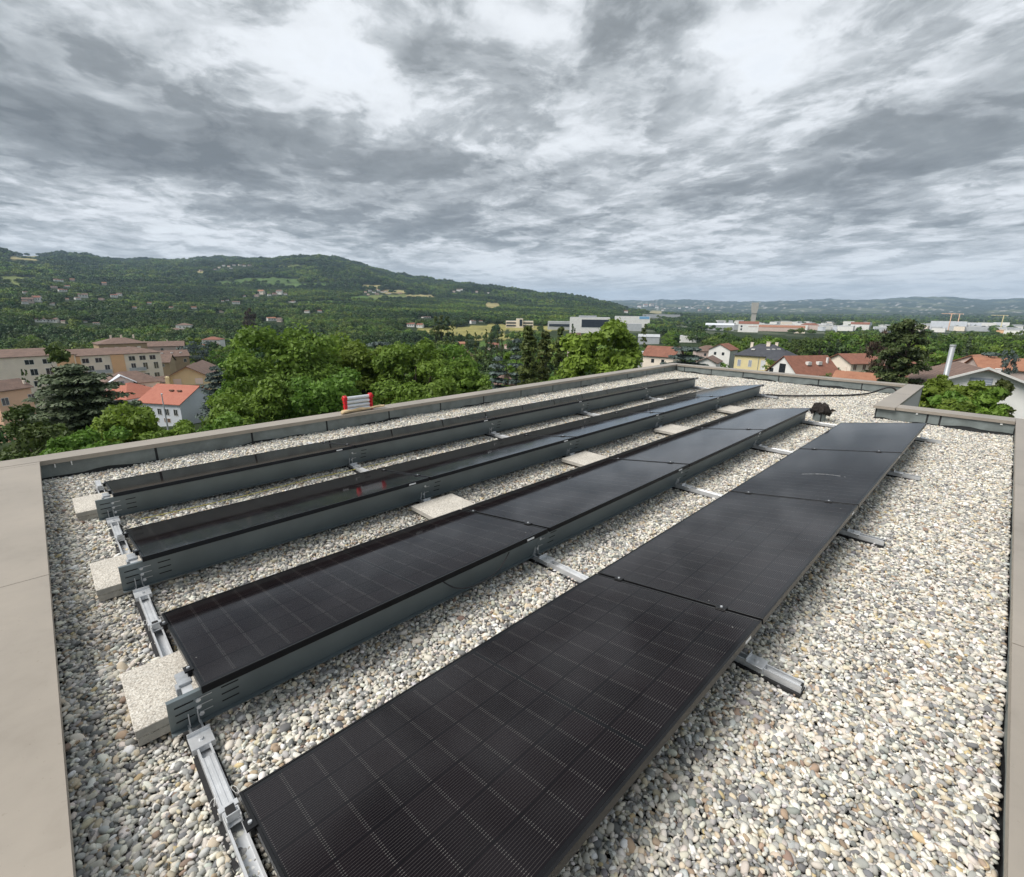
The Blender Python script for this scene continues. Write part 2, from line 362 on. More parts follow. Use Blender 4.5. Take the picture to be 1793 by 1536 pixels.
def coping(parent, x0, y0, x1, y1, lips, dz=0.0):
    """one coping sheet: thin folded metal, lips = sides with a down-turned edge"""
    b = MB(); t = .004
    b.box(x0, y0, ZC-t+dz, x1, y1, ZC+dz)
    if 'S' in lips: b.box(x0, y0, ZC-.052+dz, x1, y0+t, ZC-t+dz)
    if 'N' in lips: b.box(x0, y1-t, ZC-.052+dz, x1, y1, ZC-t+dz)
    if 'W' in lips: b.box(x0, y0, ZC-.052+dz, x0+t, y1, ZC-t+dz)
    if 'E' in lips: b.box(x1-t, y0, ZC-.052+dz, x1, y1, ZC-t+dz)
    return b.build('coping_sheet', M['coping'], parent)
def coping_skew(parent, xa, xb, f0, f1, dz=0.0):
    b = MB(); t = .004
    pl = [(xa, f0(xa)), (xb, f0(xb)), (xb, f1(xb)), (xa, f1(xa))]
    b.prism(pl, 'z', ZC-t+dz, ZC+dz)
    b.prism([(xa, f0(xa)), (xb, f0(xb)), (xb, f0(xb)+t), (xa, f0(xa)+t)], 'z', ZC-.052+dz, ZC-t+dz)
    b.prism([(xa, f1(xa)-t), (xb, f1(xb)-t), (xb, f1(xb)), (xa, f1(xa))], 'z', ZC-.052+dz, ZC-t+dz)
    return b.build('coping_sheet', M['coping'], parent)
def upstands(parent, P, Q, cuts, side, z1=.203):
    """slate-grey upstand panels from P to Q, cut at the given distances from P; side = unit vector towards the roof"""
    P = Vector((*P, 0)); Q = Vector((*Q, 0)); d = (Q-P); Ltot = d.length; d.normalize(); s = Vector((*side, 0))
    cuts = [0]+list(cuts)+[Ltot]
    for a, b in zip(cuts[:-1], cuts[1:]):
        n = max(2, int((b-a)/.12)); bm_ = MB(); g = .014
        xs = np.linspace(a+g, b-g, n+1); low = [.04+.022*math.sin(x*3.1)+.012*math.sin(x*11+1)+random.uniform(-.004, .004) for x in xs]
        if b-a < .05: continue
        A = [(P+d*x-s*.0+Vector((0, 0, lz))) for x, lz in zip(xs, low)]; T = [(P+d*x+Vector((0, 0, z1))) for x in xs]
        A2 = [p-s*.006 for p in A]; T2 = [p-s*.006 for p in T]; k = n+1
        vs = A+T+A2+T2; fs = []
        for i in range(n):
            fs += [(i, i+1, k+i+1, k+i), (2*k+i+1, 2*k+i, 3*k+i, 3*k+i+1), (i+1, i, 2*k+i, 2*k+i+1), (k+i, k+i+1, 3*k+i+1, 3*k+i)]
        fs += [(0, k, 3*k, 2*k), (n, 2*k+n, 3*k+n, k+n)]
        bm_.add(vs, fs).build('upstand_panel', M['upstand'], parent)
    c = MB(); q = [P-s*.008, Q-s*.008, Q-s*.2, P-s*.2]
    c.prism([(p.x, p.y) for p in q], 'z', -.034, z1-.002).build('wall_core', M['bitumen'], parent)

pw = empty('parapet_wall', (0, 0, 0), label='long low parapet along the left side of the roof, slate panels under beige coping', cat='wall', group='parapets round the gravel roof')
jx = [.87, 2.03, 3.16, 4.31, 5.45, 6.58, 7.72, 8.84, 9.97, 11.1, 12.2, 13.3, 14.4]
upstands(pw, (XN-.03, LY(XN)+.03), (XF+.03, LY(XF)+.03), [x-XN+.03 for x in jx], (0, -1))
cj = [-.75, 4.4, 9.4, 15.5]
for i, (a, b) in enumerate(zip(cj[:-1], cj[1:])): coping_skew(pw, a+(.0025 if i else 0), b-.0025, LY, lambda x: LY(x)+.31, dz=.0012*(i % 2))
for x, dz in ((-.10, .02), (.045, 0)):
    MB().box(x, LY(x)+.004, ZC-.075-dz, x+.012, LY(x)+.022, ZC-.054-dz*.3).box(x+.002, LY(x)-.003, ZC-.10, x+.010, LY(x)+.004, ZC-.06).build('fixing_clip', M['white_strip'], pw)

pw2 = empty('parapet_wall', (0, 0, 0), label='parapet at the near left edge, wide beige coping seen from above, beside the paving slabs', cat='wall', group='parapets round the gravel roof')
upstands(pw2, (XN-.03, -.36), (XN-.03, LY(XN)+.02), [1.2, 2.4, 3.6, 4.8, 6.0, 7.2], (1, 0))
for i, (a, b) in enumerate(((-.33, 1.15), (1.15, 4.155), (4.155, LY(0)-.10))): coping(pw2, XN-.54, a+.004, XN, b-.004, 'EW', dz=-.0012+.001*(i % 2))
coping(pw2, XN-.54, LY(0)-.0975, XN+.0, LY(0)-.012, 'W', dz=-.0012)

pw3 = empty('parapet_wall', (0, 0, 0), label='parapet along the right side of the roof, its coping cut by the right picture edge', cat='wall', group='parapets round the gravel roof')
upstands(pw3, (XN, -.345), (XS+.02, -.345), [1.1+1.15*i for i in range(10)], (0, 1))
for i, (a, b) in enumerate(((-.75, 3.5), (3.5, 7.1), (7.1, 11.2))): coping(pw3, a+.004, -.85, b-.004, -.322, 'NS', dz=.001*(i % 2))

pw4 = empty('parapet_wall', (0, 0, 0), label='parapet across the far end of the roof, in front of the tiled houses', cat='wall', group='parapets round the gravel roof')
upstands(pw4, (XF+.03, LY(XF)+.02), (XF+.03, 1.58), [LY(XF)+.02-y for y in (7.36, 6.46, 5.48, 4.48, 3.47, 2.48)], (-1, 0), z1=.202)
for i, (a, b) in enumerate(((1.61, 4.4), (4.4, LY(XF)-.012))): coping(pw4, XF, a+.0025, 15.5, b-.0025, 'WE', dz=-.001)

pw5 = empty('parapet_wall', (0, 0, 0), label='short stepped parapet at the far right corner, behind the last solar panel', cat='wall', group='parapets round the gravel roof')
upstands(pw5, (XS+.03, -.34), (XS+.03, 1.56), [.95, 1.13], (-1, 0), z1=.201)
coping(pw5, XS, -.318, XS+.42, 1.262, 'WE', dz=.001)
coping(pw5, 11.2, -.85, XS+.42, -.322, 'E', dz=-.0015)
coping(pw5, XS-.05, 1.266, XS+.42, 1.602, 'NW', dz=.0015)
coping(pw5, XS+.4225, 1.27, 13.4, 1.60, 'NS', dz=-.001)
coping(pw5, 13.4025, 1.27, 15.5, 1.60, 'NS', dz=.0)
upstands(pw5, (XS+.045, 1.575), (XF+.03, 1.575), [1.1, 2.2, 3.3], (0, 1), z1=.2)
for y in (.93, -.18): MB().box(XS+.012, y, ZC-.085, XS+.022, y+.03, ZC-.06).build('fixing_clip', M['white_strip'], pw5)

# dark joint strips lying under the seams of the copings
for pr_, bx4 in ((pw2, (XN-.53, 1.10, XN-.005, 1.20)), (pw2, (XN-.53, 4.105, XN-.005, 4.205)), (pw2, (XN-.53, LY(0)-.15, XN-.005, LY(0)-.05)), (pw3, (3.45, -.84, 3.55, -.33)), (pw3, (7.05, -.84, 7.15, -.33))):
    MB().box(bx4[0], bx4[1], ZC-.02, bx4[2], bx4[3], ZC-.0065).build('joint_strip', M['bitumen'], pr_)

# --- gravel: river pebbles, every stone real geometry
def pebble_sources():
    c = bpy.data.collections.new('pebble_kinds')
    for i in range(7):
        bm = bmesh.new(); bmesh.ops.create_icosphere(bm, subdivisions=2, radius=1.0)
        k = random.uniform(1.75, 3.3); sx, sy, sz = 1.0, random.uniform(.62, .86), random.uniform(.42, .62); ph = [random.uniform(0, 6) for _ in range(4)]
        for v in bm.verts:
            p = v.co; nrm = (abs(p.x)**k+abs(p.y)**k+abs(p.z)**k)**(1/k); p = p/nrm
            f = 1+.15*math.sin(2.3*p.x+ph[0])*math.cos(1.9*p.y+ph[1])+.06*math.sin(4*p.z+3*p.x+ph[2])
            v.co = Vector((p.x*sx*f*(1+.14*p.y*math.sin(ph[3])), p.y*sy*f, p.z*sz*f))
        me = bpy.data.meshes.new('pebble'); bm.to_mesh(me); bm.free(); me.materials.append(M['pebble'])
        me.polygons.foreach_set('use_smooth', [True]*len(me.polygons))
        o = bpy.data.objects.new('pebble_kind', me); c.objects.link(o)
    return c
def scatter(name, P, ROT, SCL, src, extra=None, **k):
    me = bpy.data.meshes.new(name); n = len(P); me.vertices.add(n); me.vertices.foreach_set('co', np.asarray(P, np.float32).ravel())
    for an, dat in (('rot', ROT), ('scl', SCL)):
        a = me.attributes.new(an, 'FLOAT_VECTOR', 'POINT'); a.data.foreach_set('vector', np.asarray(dat, np.float32).ravel())
    if extra is not None:
        a = me.attributes.new('pc', 'FLOAT_COLOR', 'POINT'); d4 = np.ones((n, 4), np.float32); d4[:, :3] = extra; a.data.foreach_set('color', d4.ravel())
    a = me.attributes.new('kid', 'INT', 'POINT'); a.data.foreach_set('value', rng.integers(0, len(src.objects), n).astype(np.int32))
    o = bpy.data.objects.new(name, me); COL.objects.link(o)
    g = bpy.data.node_groups.new(name+'_nodes', 'GeometryNodeTree')
    g.interface.new_socket('Geometry', in_out='INPUT', socket_type='NodeSocketGeometry'); g.interface.new_socket('Geometry', in_out='OUTPUT', socket_type='NodeSocketGeometry')
    N = g.nodes; L = g.links
    gi = N.new('NodeGroupInput'); go = N.new('NodeGroupOutput'); iop = N.new('GeometryNodeInstanceOnPoints'); ci = N.new('GeometryNodeCollectionInfo')
    ci.inputs['Collection'].default_value = src; ci.inputs['Separate Children'].default_value = True; ci.inputs['Reset Children'].default_value = True
    def na(nm, t):
        x = N.new('GeometryNodeInputNamedAttribute'); x.data_type = t; x.inputs['Name'].default_value = nm; return x.outputs['Attribute']
    L.new(gi.outputs[0], iop.inputs['Points']); L.new(ci.outputs[0], iop.inputs['Instance']); iop.inputs['Pick Instance'].default_value = True
    L.new(na('kid', 'INT'), iop.inputs['Instance Index'])
    e2r = N.new('FunctionNodeEulerToRotation'); L.new(na('rot', 'FLOAT_VECTOR'), e2r.inputs[0]); L.new(e2r.outputs[0], iop.inputs['Rotation'])
    L.new(na('scl', 'FLOAT_VECTOR'), iop.inputs['Scale']); L.new(iop.outputs[0], go.inputs[0])
    md = o.modifiers.new('scatter', 'NODES'); md.node_group = g
    return tag(o, **k)
def make_gravel():
    pts = []; scl = []
    def layer(sp, x0, x1, y0, y1, zm, zj, s, keep=1.0):
        gx = np.arange(x0, x1, sp); gy = np.arange(y0, y1, sp*.9); X, Y = np.meshgrid(gx, gy); X = X+(np.arange(len(gy)) % 2)[:, None]*sp*.5
        X = X.ravel()+rng.uniform(-.42, .42, X.size)*sp; Y = Y.ravel()+rng.uniform(-.42, .42, Y.size)*sp
        ok = rng.random(X.size) < keep
        ok &= (X > XN-.02) & (Y > -.335) & (Y < 7.50+.0105*X) & ~((X > XS+.015) & (Y < 1.59)) & (X < 15.19)
        X, Y = X[ok], Y[ok]; Z = zm+rng.normal(0, zj, X.size)
        # the bed is not raked flat: gentle mounds, and banked up a little along the walls
        Z += .006*np.sin(X*2.1+Y*1.3)+.005*np.sin(X*5.3-Y*4.1+1)+.004*np.sin(Y*9.0+X*3)
        Z += .020*np.exp(-(Y+.335)/.10)+.022*np.exp(-(7.5-Y)/.16)+.02*np.exp(-(X+.23)/.12)*(Y < 7)
        # pushed-away hollows beside the front slab
        Z -= .035*np.exp(-((X-.06)**2+(Y-2.36)**2)/.012)
        pts.append(np.c_[X, Y, Z]); ss = s*np.exp(rng.normal(0, .30, X.size)); ss = np.clip(ss, .006, .032)
        scl.append(ss)
    layer(.0232, -.3, 15.3, -.4, 7.7, -.016, .0035, .0143)
    layer(.0216, -.3, 15.3, -.4, 7.7, -.002, .0045, .0130)
    layer(.028, -.3, 15.3, -.4, 7.7, .007, .004, .0112, .75)
    P = np.concatenate(pts); S = np.concatenate(scl); n = len(P)
    # nothing pokes through rails and slabs
    pal = np.array([(.74, .715, .665), (.64, .61, .555), (.60, .53, .42), (.42, .415, .405), (.34, .345, .35), (.205, .21, .22), (.42, .33, .245), (.30, .225, .185), (.84, .83, .80), (.54, .55, .55), (.60, .49, .30)])
    pr = np.array([.18, .17, .075, .15, .14, .095, .03, .014, .09, .07, .008]); pr = pr/pr.sum()
    C = pal[rng.choice(len(pal), n, p=pr)]*rng.uniform(.85, 1.10, (n, 1))*(1+rng.normal(0, .02, (n, 3)))
    # gravel colour toned down in the strip between the second and third rows
    strip_tone = 1.0-.16*((P[:, 1] > 3.3) & (P[:, 1] < 4.0))
    C = np.clip(C*1.04*strip_tone[:, None]*np.array([1.01, .995, .945]), .02, .86)
    ROT = np.c_[rng.normal(0, .38, n), rng.normal(0, .38, n), rng.uniform(0, 6.283, n)]
    SCL = np.c_[S*rng.uniform(.9, 1.25, n), S*rng.uniform(.85, 1.1, n), S*rng.uniform(.85, 1.15, n)]
    scatter('gravel', P, ROT, SCL, pebble_sources(), extra=C, label='pale rounded river gravel covering the flat roof', kind='stuff')
make_gravel()

# --- solar panels
PITCH = 2.385; X0 = .26
ROWS = {4: (.668, 4), 3: (2.258, 4), 2: (3.874, 5), 1: (5.485, 5)}      # y of the high edge, number of panels; 4 is the nearest row
WC, ZL, ZH = 1.1192, .13, .3187
def panel_meshes():
    f = MB(); t = .035; w = .011
    for (a, b, c, d) in ((0, 0, PL, w), (0, PW-w, PL, PW), (0, w, w, PW-w), (PL-w, w, PL, PW-w)):
        f.box(a, b, -t, c, d, 0)
    for (a, b, c, d) in ((.0, w, PL, .03), (0, PW-.03, PL, PW-w)): f.box(a+w, b, -t, c-w, d, -t+.002)
    fm = f.mesh('frame', M['frame'], bevel=.0012)
    g = MB().box(w+.0005, w+.0005, -.0065, PL-w-.0005, PW-w-.0005, -.0022).mesh('glass_pane', [M['glass']])
    bk = MB().box(w+.002, w+.002, -.0095, PL-w-.002, PW-w-.002, -.0072).mesh('backsheet', M['backsheet'])
    st = MB().box(0, 0, 0, .075, .0009, .014).mesh('sticker', M['sticker'])
    jb = MB().box(-.06, -.04, -.028, .06, .04, -.0098).mesh('junction_box', M['rubber'])
    cl = MB().box(-.019, -.03, -.004, .019, .03, .0045).box(-.009, -.03, -.03, .009, .03, -.004).mesh('clamp', M['frame'], bevel=.0008)
    bo = MB().tube([(0, 0, .004), (0, 0, .011)], .0075, 8).mesh('clamp_bolt', M['alu'])
    return fm, g, bk, st, jb, cl, bo
PM = panel_meshes()
ordn = {0: 'first', 1: 'second', 2: 'third', 3: 'fourth', 4: 'fifth'}
rowname = {4: 'nearest row', 3: 'second row', 2: 'third row', 1: 'farthest row'}
looks = {(4, 0): 'largest in view, cut by the bottom picture edge', (4, 2): 'with a white scratch-like smear on the glass', (2, 0): 'mirroring the red and silver folded ladder',
         (4, 3): 'far end panel in front of the stepped parapet', (3, 3): 'far end panel beside the vent pipe'}
for r_, (yh, n) in ROWS.items():
    sl_ = math.hypot(WC, ZH-ZL); c_, s_ = WC/sl_, (ZH-ZL)/sl_
    for j in range(n):
        x1 = X0+j*PITCH+PL
        root = bpy.data.objects.new('solar_panel', None); COL.objects.link(root); root.empty_display_size = .1
        root.matrix_world = Matrix(((-1, 0, 0, x1), (0, -c_, s_, yh+WC), (0, s_, c_, ZL), (0, 0, 0, 1)))
        lb = 'black solar panel, %s from the left in the %s' % (ordn[j], rowname[r_])
        if (r_, j) in looks: lb = 'black solar panel of the %s, %s' % (rowname[r_], looks[(r_, j)])
        tag(root, lb, 'solar panel', 'solar panels mounted in four rows on the gravel roof')
        link('frame', PM[0], root); link('glass_pane', PM[1], root); link('backsheet', PM[2], root)
        for q in (.5, .25, .75): link('junction_box', PM[4], root, (PL*q, PW*.5, 0))
        link('sticker', PM[3], root, (.16, PW+.0005, -.026))
        if j > 0 or True:
            xx = PL+.011
            if j == 0: xx = PL+.010
            for yy in (PW*.17, PW*.80):
                c1 = link('clamp', PM[5], root, (xx, yy, .002)); link('clamp_bolt', PM[6], c1)
        if (r_, j) == (4, 2):      # dried white smear across the glass
            b = MB(); pv = None
            for k in range(26):
                u_ = k/25; x = PL*(.60-.03*math.sin(u_*3.0)); y = .42+u_*.42; wdt = .0035*(1-abs(u_-.35))*random.uniform(.1, 1.2)+.0006
                b.v += [(x-wdt, y, -.0012), (x+wdt, y, -.0012)]
            for k in range(25):
                if random.random() < .9: b.f.append((2*k, 2*k+1, 2*k+3, 2*k+2)); b.mi.append(0)
            b.build('smear', M['white_strip'], root)

# --- rear deflector plates under the high edges
def deflector_mesh(first):
    x0 = -.13 if first else -.05; x1 = PITCH-.052
    b = MB(); yb, zb, yt, ztp = .125, .055, .062, .262
    def face(xa, xb, za, zb_): # piece of the sloping sheet between heights za and zb_
        Y = lambda z: yb+(yt-yb)*(z-zb)/(ztp-zb)
        b.prism([(Y(za), za), (Y(zb_), zb_), (Y(zb_)+.003, zb_), (Y(za)+.003, za)], 'x', xa, xb)
    face(x0, x1, zb, ztp)
    b.prism([(yt+.001, ztp), (yt+.030, ztp-.004), (yt+.030, ztp-.007), (yt+.001, ztp-.003)], 'x', x0, x1)
    b.prism([(yb-.024, zb-.002), (yb+.003, zb-.001), (yb+.003, zb-.004), (yb-.024, zb-.005)], 'x', x0, x1)
    me = b.mesh('plate', M['steel'])
    s = MB(); lt = MB(); Y = lambda z: yb+(yt-yb)*(z-zb)/(ztp-zb)-.0015
    xs = ([-.105, .085] if first else [.10]) 
    for xa in xs:
        for za in (.112, .162, .212):
            dx = (.212-za)*.0
            s.prism([(Y(za-.004), za-.004), (Y(za+.004), za+.004), (Y(za+.004)+.001, za+.004), (Y(za-.004)+.001, za-.004)], 'x', xa+dx, xa+.075+dx)
    for xa, za in (((-.01, .212), (-.01, .162), (-.01, .112)) if first else ((-.02, .19), (-.02, .125))):
        lt.prism([(Y(za-.003), za-.003), (Y(za+.003), za+.003), (Y(za+.003)-.0012, za+.003), (Y(za-.003)-.0012, za-.003)], 'x', xa, xa+.055)
    bo = MB()
    for xa, za in (((-.012, .205), (-.012, .155), (-.004, .10)) if first else ((-.022, .205), (-.022, .105))):
        bo.tube([(xa, Y(za)+.001, za), (xa, Y(za)-.006, za), (xa, Y(za)-.0075, za)], [.011, .011, .006], 10)
    return me, s.mesh('slot', M['slot']), lt.mesh('slot', M['alu']), bo.mesh('bolt_heads', M['alu'])
DM = {True: deflector_mesh(True), False: deflector_mesh(False)}
for r_, (yh, n) in ROWS.items():
    for j in range(n):
        root = empty('wind_deflector', (X0+j*PITCH, yh, 0), label='grey sheet-steel deflector under the %s panel of the %s' % (ordn[j], rowname[r_]), cat='metal plate', group='deflector plates under the solar panels')
        a = DM[j == 0]
        link('plate', a[0], root); link('slot', a[1], root); link('slot', a[2], root); link('bolt_heads', a[3], root)
        if j == n-1:   # open far end: short closing sheet
            MB().prism([(.125, .055), (.062, .262), (.30, .235), (.32, .055)], 'x', PITCH-.050, PITCH-.047).build('end_sheet', M['steel'], root)

# --- base rails across the rows
def rail_profile(b, y0, y1):
    w = .036; pr_ = [(-w, .020), (w, .020), (w, .060), (w-.011, .060), (w-.011, .056), (w-.004, .056), (w-.004, .024), (-w+.004, .024), (-w+.004, .056), (-w+.011, .056), (-w+.011, .060), (-w, .060)]
    b.prism(pr_, 'y', y0, y1)
RX = [.222, 2.61, 5.0, 7.40, 9.83, 12.2]
RS = {0: (.42, 6.72), 1: (.42, 6.72), 2: (.43, 6.72), 3: (.44, 6.72), 4: (.45, 6.72), 5: (3.55, 6.72)}
splice = MB().box(-.030, 0, .0605, .030, .30, .0635).box(-.030, 0, .0635, -.022, .30, .067).box(-.008, 0, .0635, .008, .30, .066).box(.022, 0, .0635, .030, .30, .067).mesh('splice_plate', M['alu'], bevel=.001)
lowb = MB().box(-.034, -.02, .061, .034, .09, .066).box(-.034, -.02, .066, -.028, .03, .095).box(.028, -.02, .066, .034, .03, .095).box(-.030, -.006, .070, .030, -.001, .106).box(-.045, .06, .030, .045, .088, .070).mesh('low_bracket', M['alu'], bevel=.001)
lowc = MB().box(-.020, .002, .066, .020, .05, .092).mesh('rubber_pad', M['rubber'], bevel=.002)
higb = MB().box(-.060, -.055, .061, .060, .035, .066).box(-.060, -.058, .035, .060, -.055, .066).box(-.060, .030, .061, .060, .035, .085).box(-.027, .10, .061, -.021, .19, .245).box(.021, .10, .061, .027, .19, .245).box(-.027, .10, .24, .027, .17, .246).mesh('high_bracket', M['alu'], bevel=.001)
higc = MB().prism([(.20, .066), (.28, .066), (.265, .125), (.215, .125)], 'x', -.040, .036).box(-.036, .16, .245, .036, .26, .262).box(-.05, .155, .205, -.024, .20, .250).mesh('clamp_block', M['galv'], bevel=.003)
bolt = MB().tube([(0, 0, 0), (0, 0, .008), (0, 0, .0085)], [.011, .011, .005], 8).mesh('bolt', M['alu'])
nm = ['left end of the rows', 'first joint of the rows', 'second joint of the rows', 'third joint of the rows', 'far end of the two near rows', 'far end of the two far rows']
for i, rx in enumerate(RX):
    y0, y1 = RS[i]
    root = empty('base_rail', (rx, 0, 0), label='aluminium base rail on rubber mat crossing under the '+nm[i], cat='rail', group='aluminium base rails lying on the gravel')
    root.scale = (.78, 1, 1)
    b = MB(); rail_profile(b, y0, y1); b.build('channel', M['alu'], root)
    MB().box(-.060, y0-.004, -.004, .052, y1+.02, .0195).build('rubber_mat', M['rubber'], root)
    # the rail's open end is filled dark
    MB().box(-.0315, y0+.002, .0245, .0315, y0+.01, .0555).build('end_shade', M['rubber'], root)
    for r_, (yh, n) in ROWS.items():
        if i > n or yh < y0-.4: continue
        hb_ = link('high_bracket', higb, root, (0, yh, 0)); link('bolt', bolt, hb_, (0, -.012, .066)); 
        link('clamp_block', higc, root, (0, yh, 0))
        lb_ = link('low_bracket', lowb, root, (0, yh+WC-.045, 0)); link('bolt', bolt, lb_, (.012, .07, .066))
        link('rubber_pad', lowc, root, (0, yh+WC-.04, 0))
        link('splice_plate', splice, root, (0, yh+WC+.04, 0))
        if i == 0:    # bits of tie wire left in the rail
            for sgn in (-1, 1):
                w = [(sgn*.035, yh+WC+.12, .055)]; a0 = random.uniform(0, 6)
                for k in range(9): w.append((sgn*(.045+.016*math.sin(a0+k*.8)+.004*k*.4), yh+WC+.10+.022*math.cos(a0+k*.9), .052+.006*math.sin(k)))
                MB().tube(w, .0013, 5).build('tie_wire', M['white_strip'], root)

# --- ballast slabs
def slab_mesh(w, d, name='slab'):
    return MB().box(0, 0, 0, w, d, .045).mesh(name, [M['slab']], bevel=.003)
def slab(x, y, w, d, z, label, n=1):
    for k in range(n):
        zz = z-(n-1-k)*.048
        o = MB().box(0, 0, 0, w, d, .0455).build('paving_slab', [M['slab'], M['slab_side']], None, (x+.004*k*(-1)**k, y-.003*k, zz), bevel=.003, label=(label if k == n-1 else label.replace('top slab', 'lower slab')), cat='paving slab', group='concrete slabs weighing down the mounting rails')
        for p in o.data.polygons: p.material_index = 0 if p.normal.z > .7 else 1
slab(.012, 2.455, .50, .50, .058, 'top slab of the pair beside the near end of the second row, washed concrete', 2)
slab(-.002, 4.035, .50, .50, .058, 'top slab of the pair beside the left end of the third row, washed concrete', 2)
slab(-.012, 5.77, .50, .50, .068, 'top slab of the stack at the left end of the farthest row, washed concrete', 2)
for x, w, lb in ((2.385, .50, 'single pale slab between the third and second rows, nearest of the four'), (4.70, .52, 'single pale slab between the third and second rows, second along'), (7.09, .55, 'single pale slab between the third and second rows, third along'), (9.52, .62, 'single pale slab between the third and second rows, farthest and smallest looking')):
    slab(x, 3.40, w, .45, .04, lb)

# --- vent pipe with torn membrane cap
vp = empty('vent_pipe', (10.28, 2.235, 0), label='short grey vent pipe with torn black membrane on top, standing in the gravel', cat='vent pipe')
b = MB(); n = 14; prof = [(0.105, -.03), (.105, .20), (.10, .205)]
b.v = []; 
for r0, z0 in prof: b.v += [(r0*math.cos(2*math.pi*k/n), r0*math.sin(2*math.pi*k/n), z0) for k in range(n)]
for i in range(2):
    for k in range(n): b.f.append((i*n+k, i*n+(k+1) % n, (i+1)*n+(k+1) % n, (i+1)*n+k)); b.mi.append(0)
b.build('cladding', M['upstand'], vp)
a0 = math.atan2(-2.235, -10.28)
MB().box(.099, -.010, -.03, .111, .010, .20, M=Matrix.Rotation(a0+.25, 4, 'Z')).build('seam', M['bitumen'], vp)
b = MB(); n = 26; rings = []
prof = [(.15, .165), (.185, .21), (.165, .27), (.135, .32), (.08, .338), (.03, .325)]
for i, (r0, z0) in enumerate(prof):
    ring = []
    for k in range(n):
        a = 2*math.pi*k/n; rr = r0*(1+.16*math.sin(3*a+i*.5)+.10*math.sin(7*a+1.3*i)+(random.uniform(-.12, .22) if i < 2 else 0)); zz = z0+.018*math.sin(5*a+i)+(random.uniform(-.045, .02) if i == 0 else 0)
        ring.append((rr*math.cos(a), rr*math.sin(a), zz))
    b.v += ring
for i in range(len(prof)-1):
    for k in range(n): b.f.append((i*n+k, i*n+(k+1) % n, (i+1)*n+(k+1) % n, (i+1)*n+k)); b.mi.append(0)
b.f.append(tuple((len(prof)-1)*n+k for k in range(n))); b.mi.append(0)
b.v = [(x*.82, y*.82, z) for x, y, z in b.v]; b.build('torn_cap', M['membrane'], vp)
MB().prism([(-.15, .20), (-.26, .225), (-.17, .26)], 'x', -.01, .006, M=Matrix.Rotation(a0+math.pi, 4, 'Z')).prism([(.14, .18), (.22, .145), (.16, .22)], 'x', -.01, .006, M=Matrix.Rotation(a0+math.pi, 4, 'Z')).build('torn_flap', M['membrane'], vp)

# --- corrugated conduit leaving the array and diving over the parapet corner
def smooth(pts, k=6):
    P = [Vector(p) for p in pts]; out = []
    for i in range(len(P)-1):
        p0, p1, p2, p3 = P[max(i-1, 0)], P[i], P[i+1], P[min(i+2, len(P)-1)]
        for s in range(k):
            t = s/k; out.append(.5*((2*p1)+(-p0+p2)*t+(2*p0-5*p1+4*p2-p3)*t*t+(-p0+3*p1-3*p2+p3)*t**3))
    out.append(P[-1]); return out
hose = smooth([(12.28, 4.38, .05), (12.32, 4.2, .04), (12.4, 3.85, .045), (12.62, 3.42, .05), (13.15, 2.98, .05), (13.8, 2.50, .05), (14.45, 2.20, .06), (14.72, 2.02, .14), (14.82, 1.90, .20), (14.88, 1.78, .19), (14.90, 1.70, .10), (14.90, 1.67, .0)], 8)
hr = [.021*(1+.10*(-1)**i) for i in range(len(hose))]
MB().tube(hose, hr, 9).build('cable_conduit', M['cable'], smooth=False, label='black corrugated conduit snaking over the gravel to the far parapet corner', cat='conduit')
MB().tube(smooth([(10.2, 5.30, .05), (10.9, 5.18, .06), (11.6, 5.30, .05), (12.2, 5.25, .04)], 6), .008, 6).build('cable', M['cable'], label='thin black cable lying behind the far end of the farthest row', cat='cable')
MB().tube(smooth([(.42, 5.43, .035), (1.2, 5.41, .03), (2.0, 5.44, .032), (2.75, 5.42, .03), (3.4, 5.47, .02)], 6), .0035, 6).build('earth_wire', M['yellow_wire'], label='thin yellow wire along the foot of the farthest deflector plates', cat='wire')
MB().tube(smooth([(1.62, 2.33, .27), (1.70, 2.25, .20), (1.86, 2.225, .165), (2.06, 2.23, .19), (2.2, 2.26, .27)], 6), .0045, 6).build('cable', M['cable'], label='slack black cable sagging below the first panel of the second row', cat='cable')

# --- folded ladder and cloth on the left coping
ld = empty('folded_ladder', (3.80, LY(3.8)+.17, ZC), label='folded telescopic ladder with silver tubes and red end caps lying on the left parapet', cat='ladder')
for k, zz in enumerate((.235, .168, .100, .040)):
    MB().tube([(-.235, 0, zz), (.235, 0, zz)], .030, 14).build('tube', M['silver_tube'], ld, smooth=False)
for sx in (-1, 1):
    for k, zz in enumerate((.238, .170, .102, .038)):
        rr = .050 if k == 0 else .034; wdt = .045 if k == 0 else .040
        p = [(sx*.205, 0, zz), (sx*.212, 0, zz), (sx*(.212+wdt), 0, zz), (sx*(.220+wdt), 0, zz)]
        MB().tube(p, [rr*.9, rr, rr, rr*.85], 14).build('end_cap', M['red_plastic'], ld)
    MB().box(sx*.245-.014, -.036, .0, sx*.245+.014, -.012, .24).build('end_strap', M['red_plastic'], ld)
    MB().tube([(sx*.24, -.045, .24), (sx*.24, -.058, .24)], .030, 12).build('knob', M['red_plastic'], ld)
cl = MB(); n = 22; sec = 9
for i in range(n+1):
    u_ = i/n; x = -.38+.80*u_; hh = .052*(1-.45*u_)*(1+.15*math.sin(u_*17)); wd = .05*(1-.25*u_)
    for k in range(sec):
        a = 2*math.pi*k/sec; q = 1+.16*math.sin(a*2+u_*13)+.08*math.sin(a*3-u_*31)
        cl.v.append((x+.02*math.sin(a+u_*8), .015+.045*math.sin(u_*3)+wd*q*math.cos(a), max(.002, hh*.55+hh*.55*q*math.sin(a)+.03*u_*u_)))
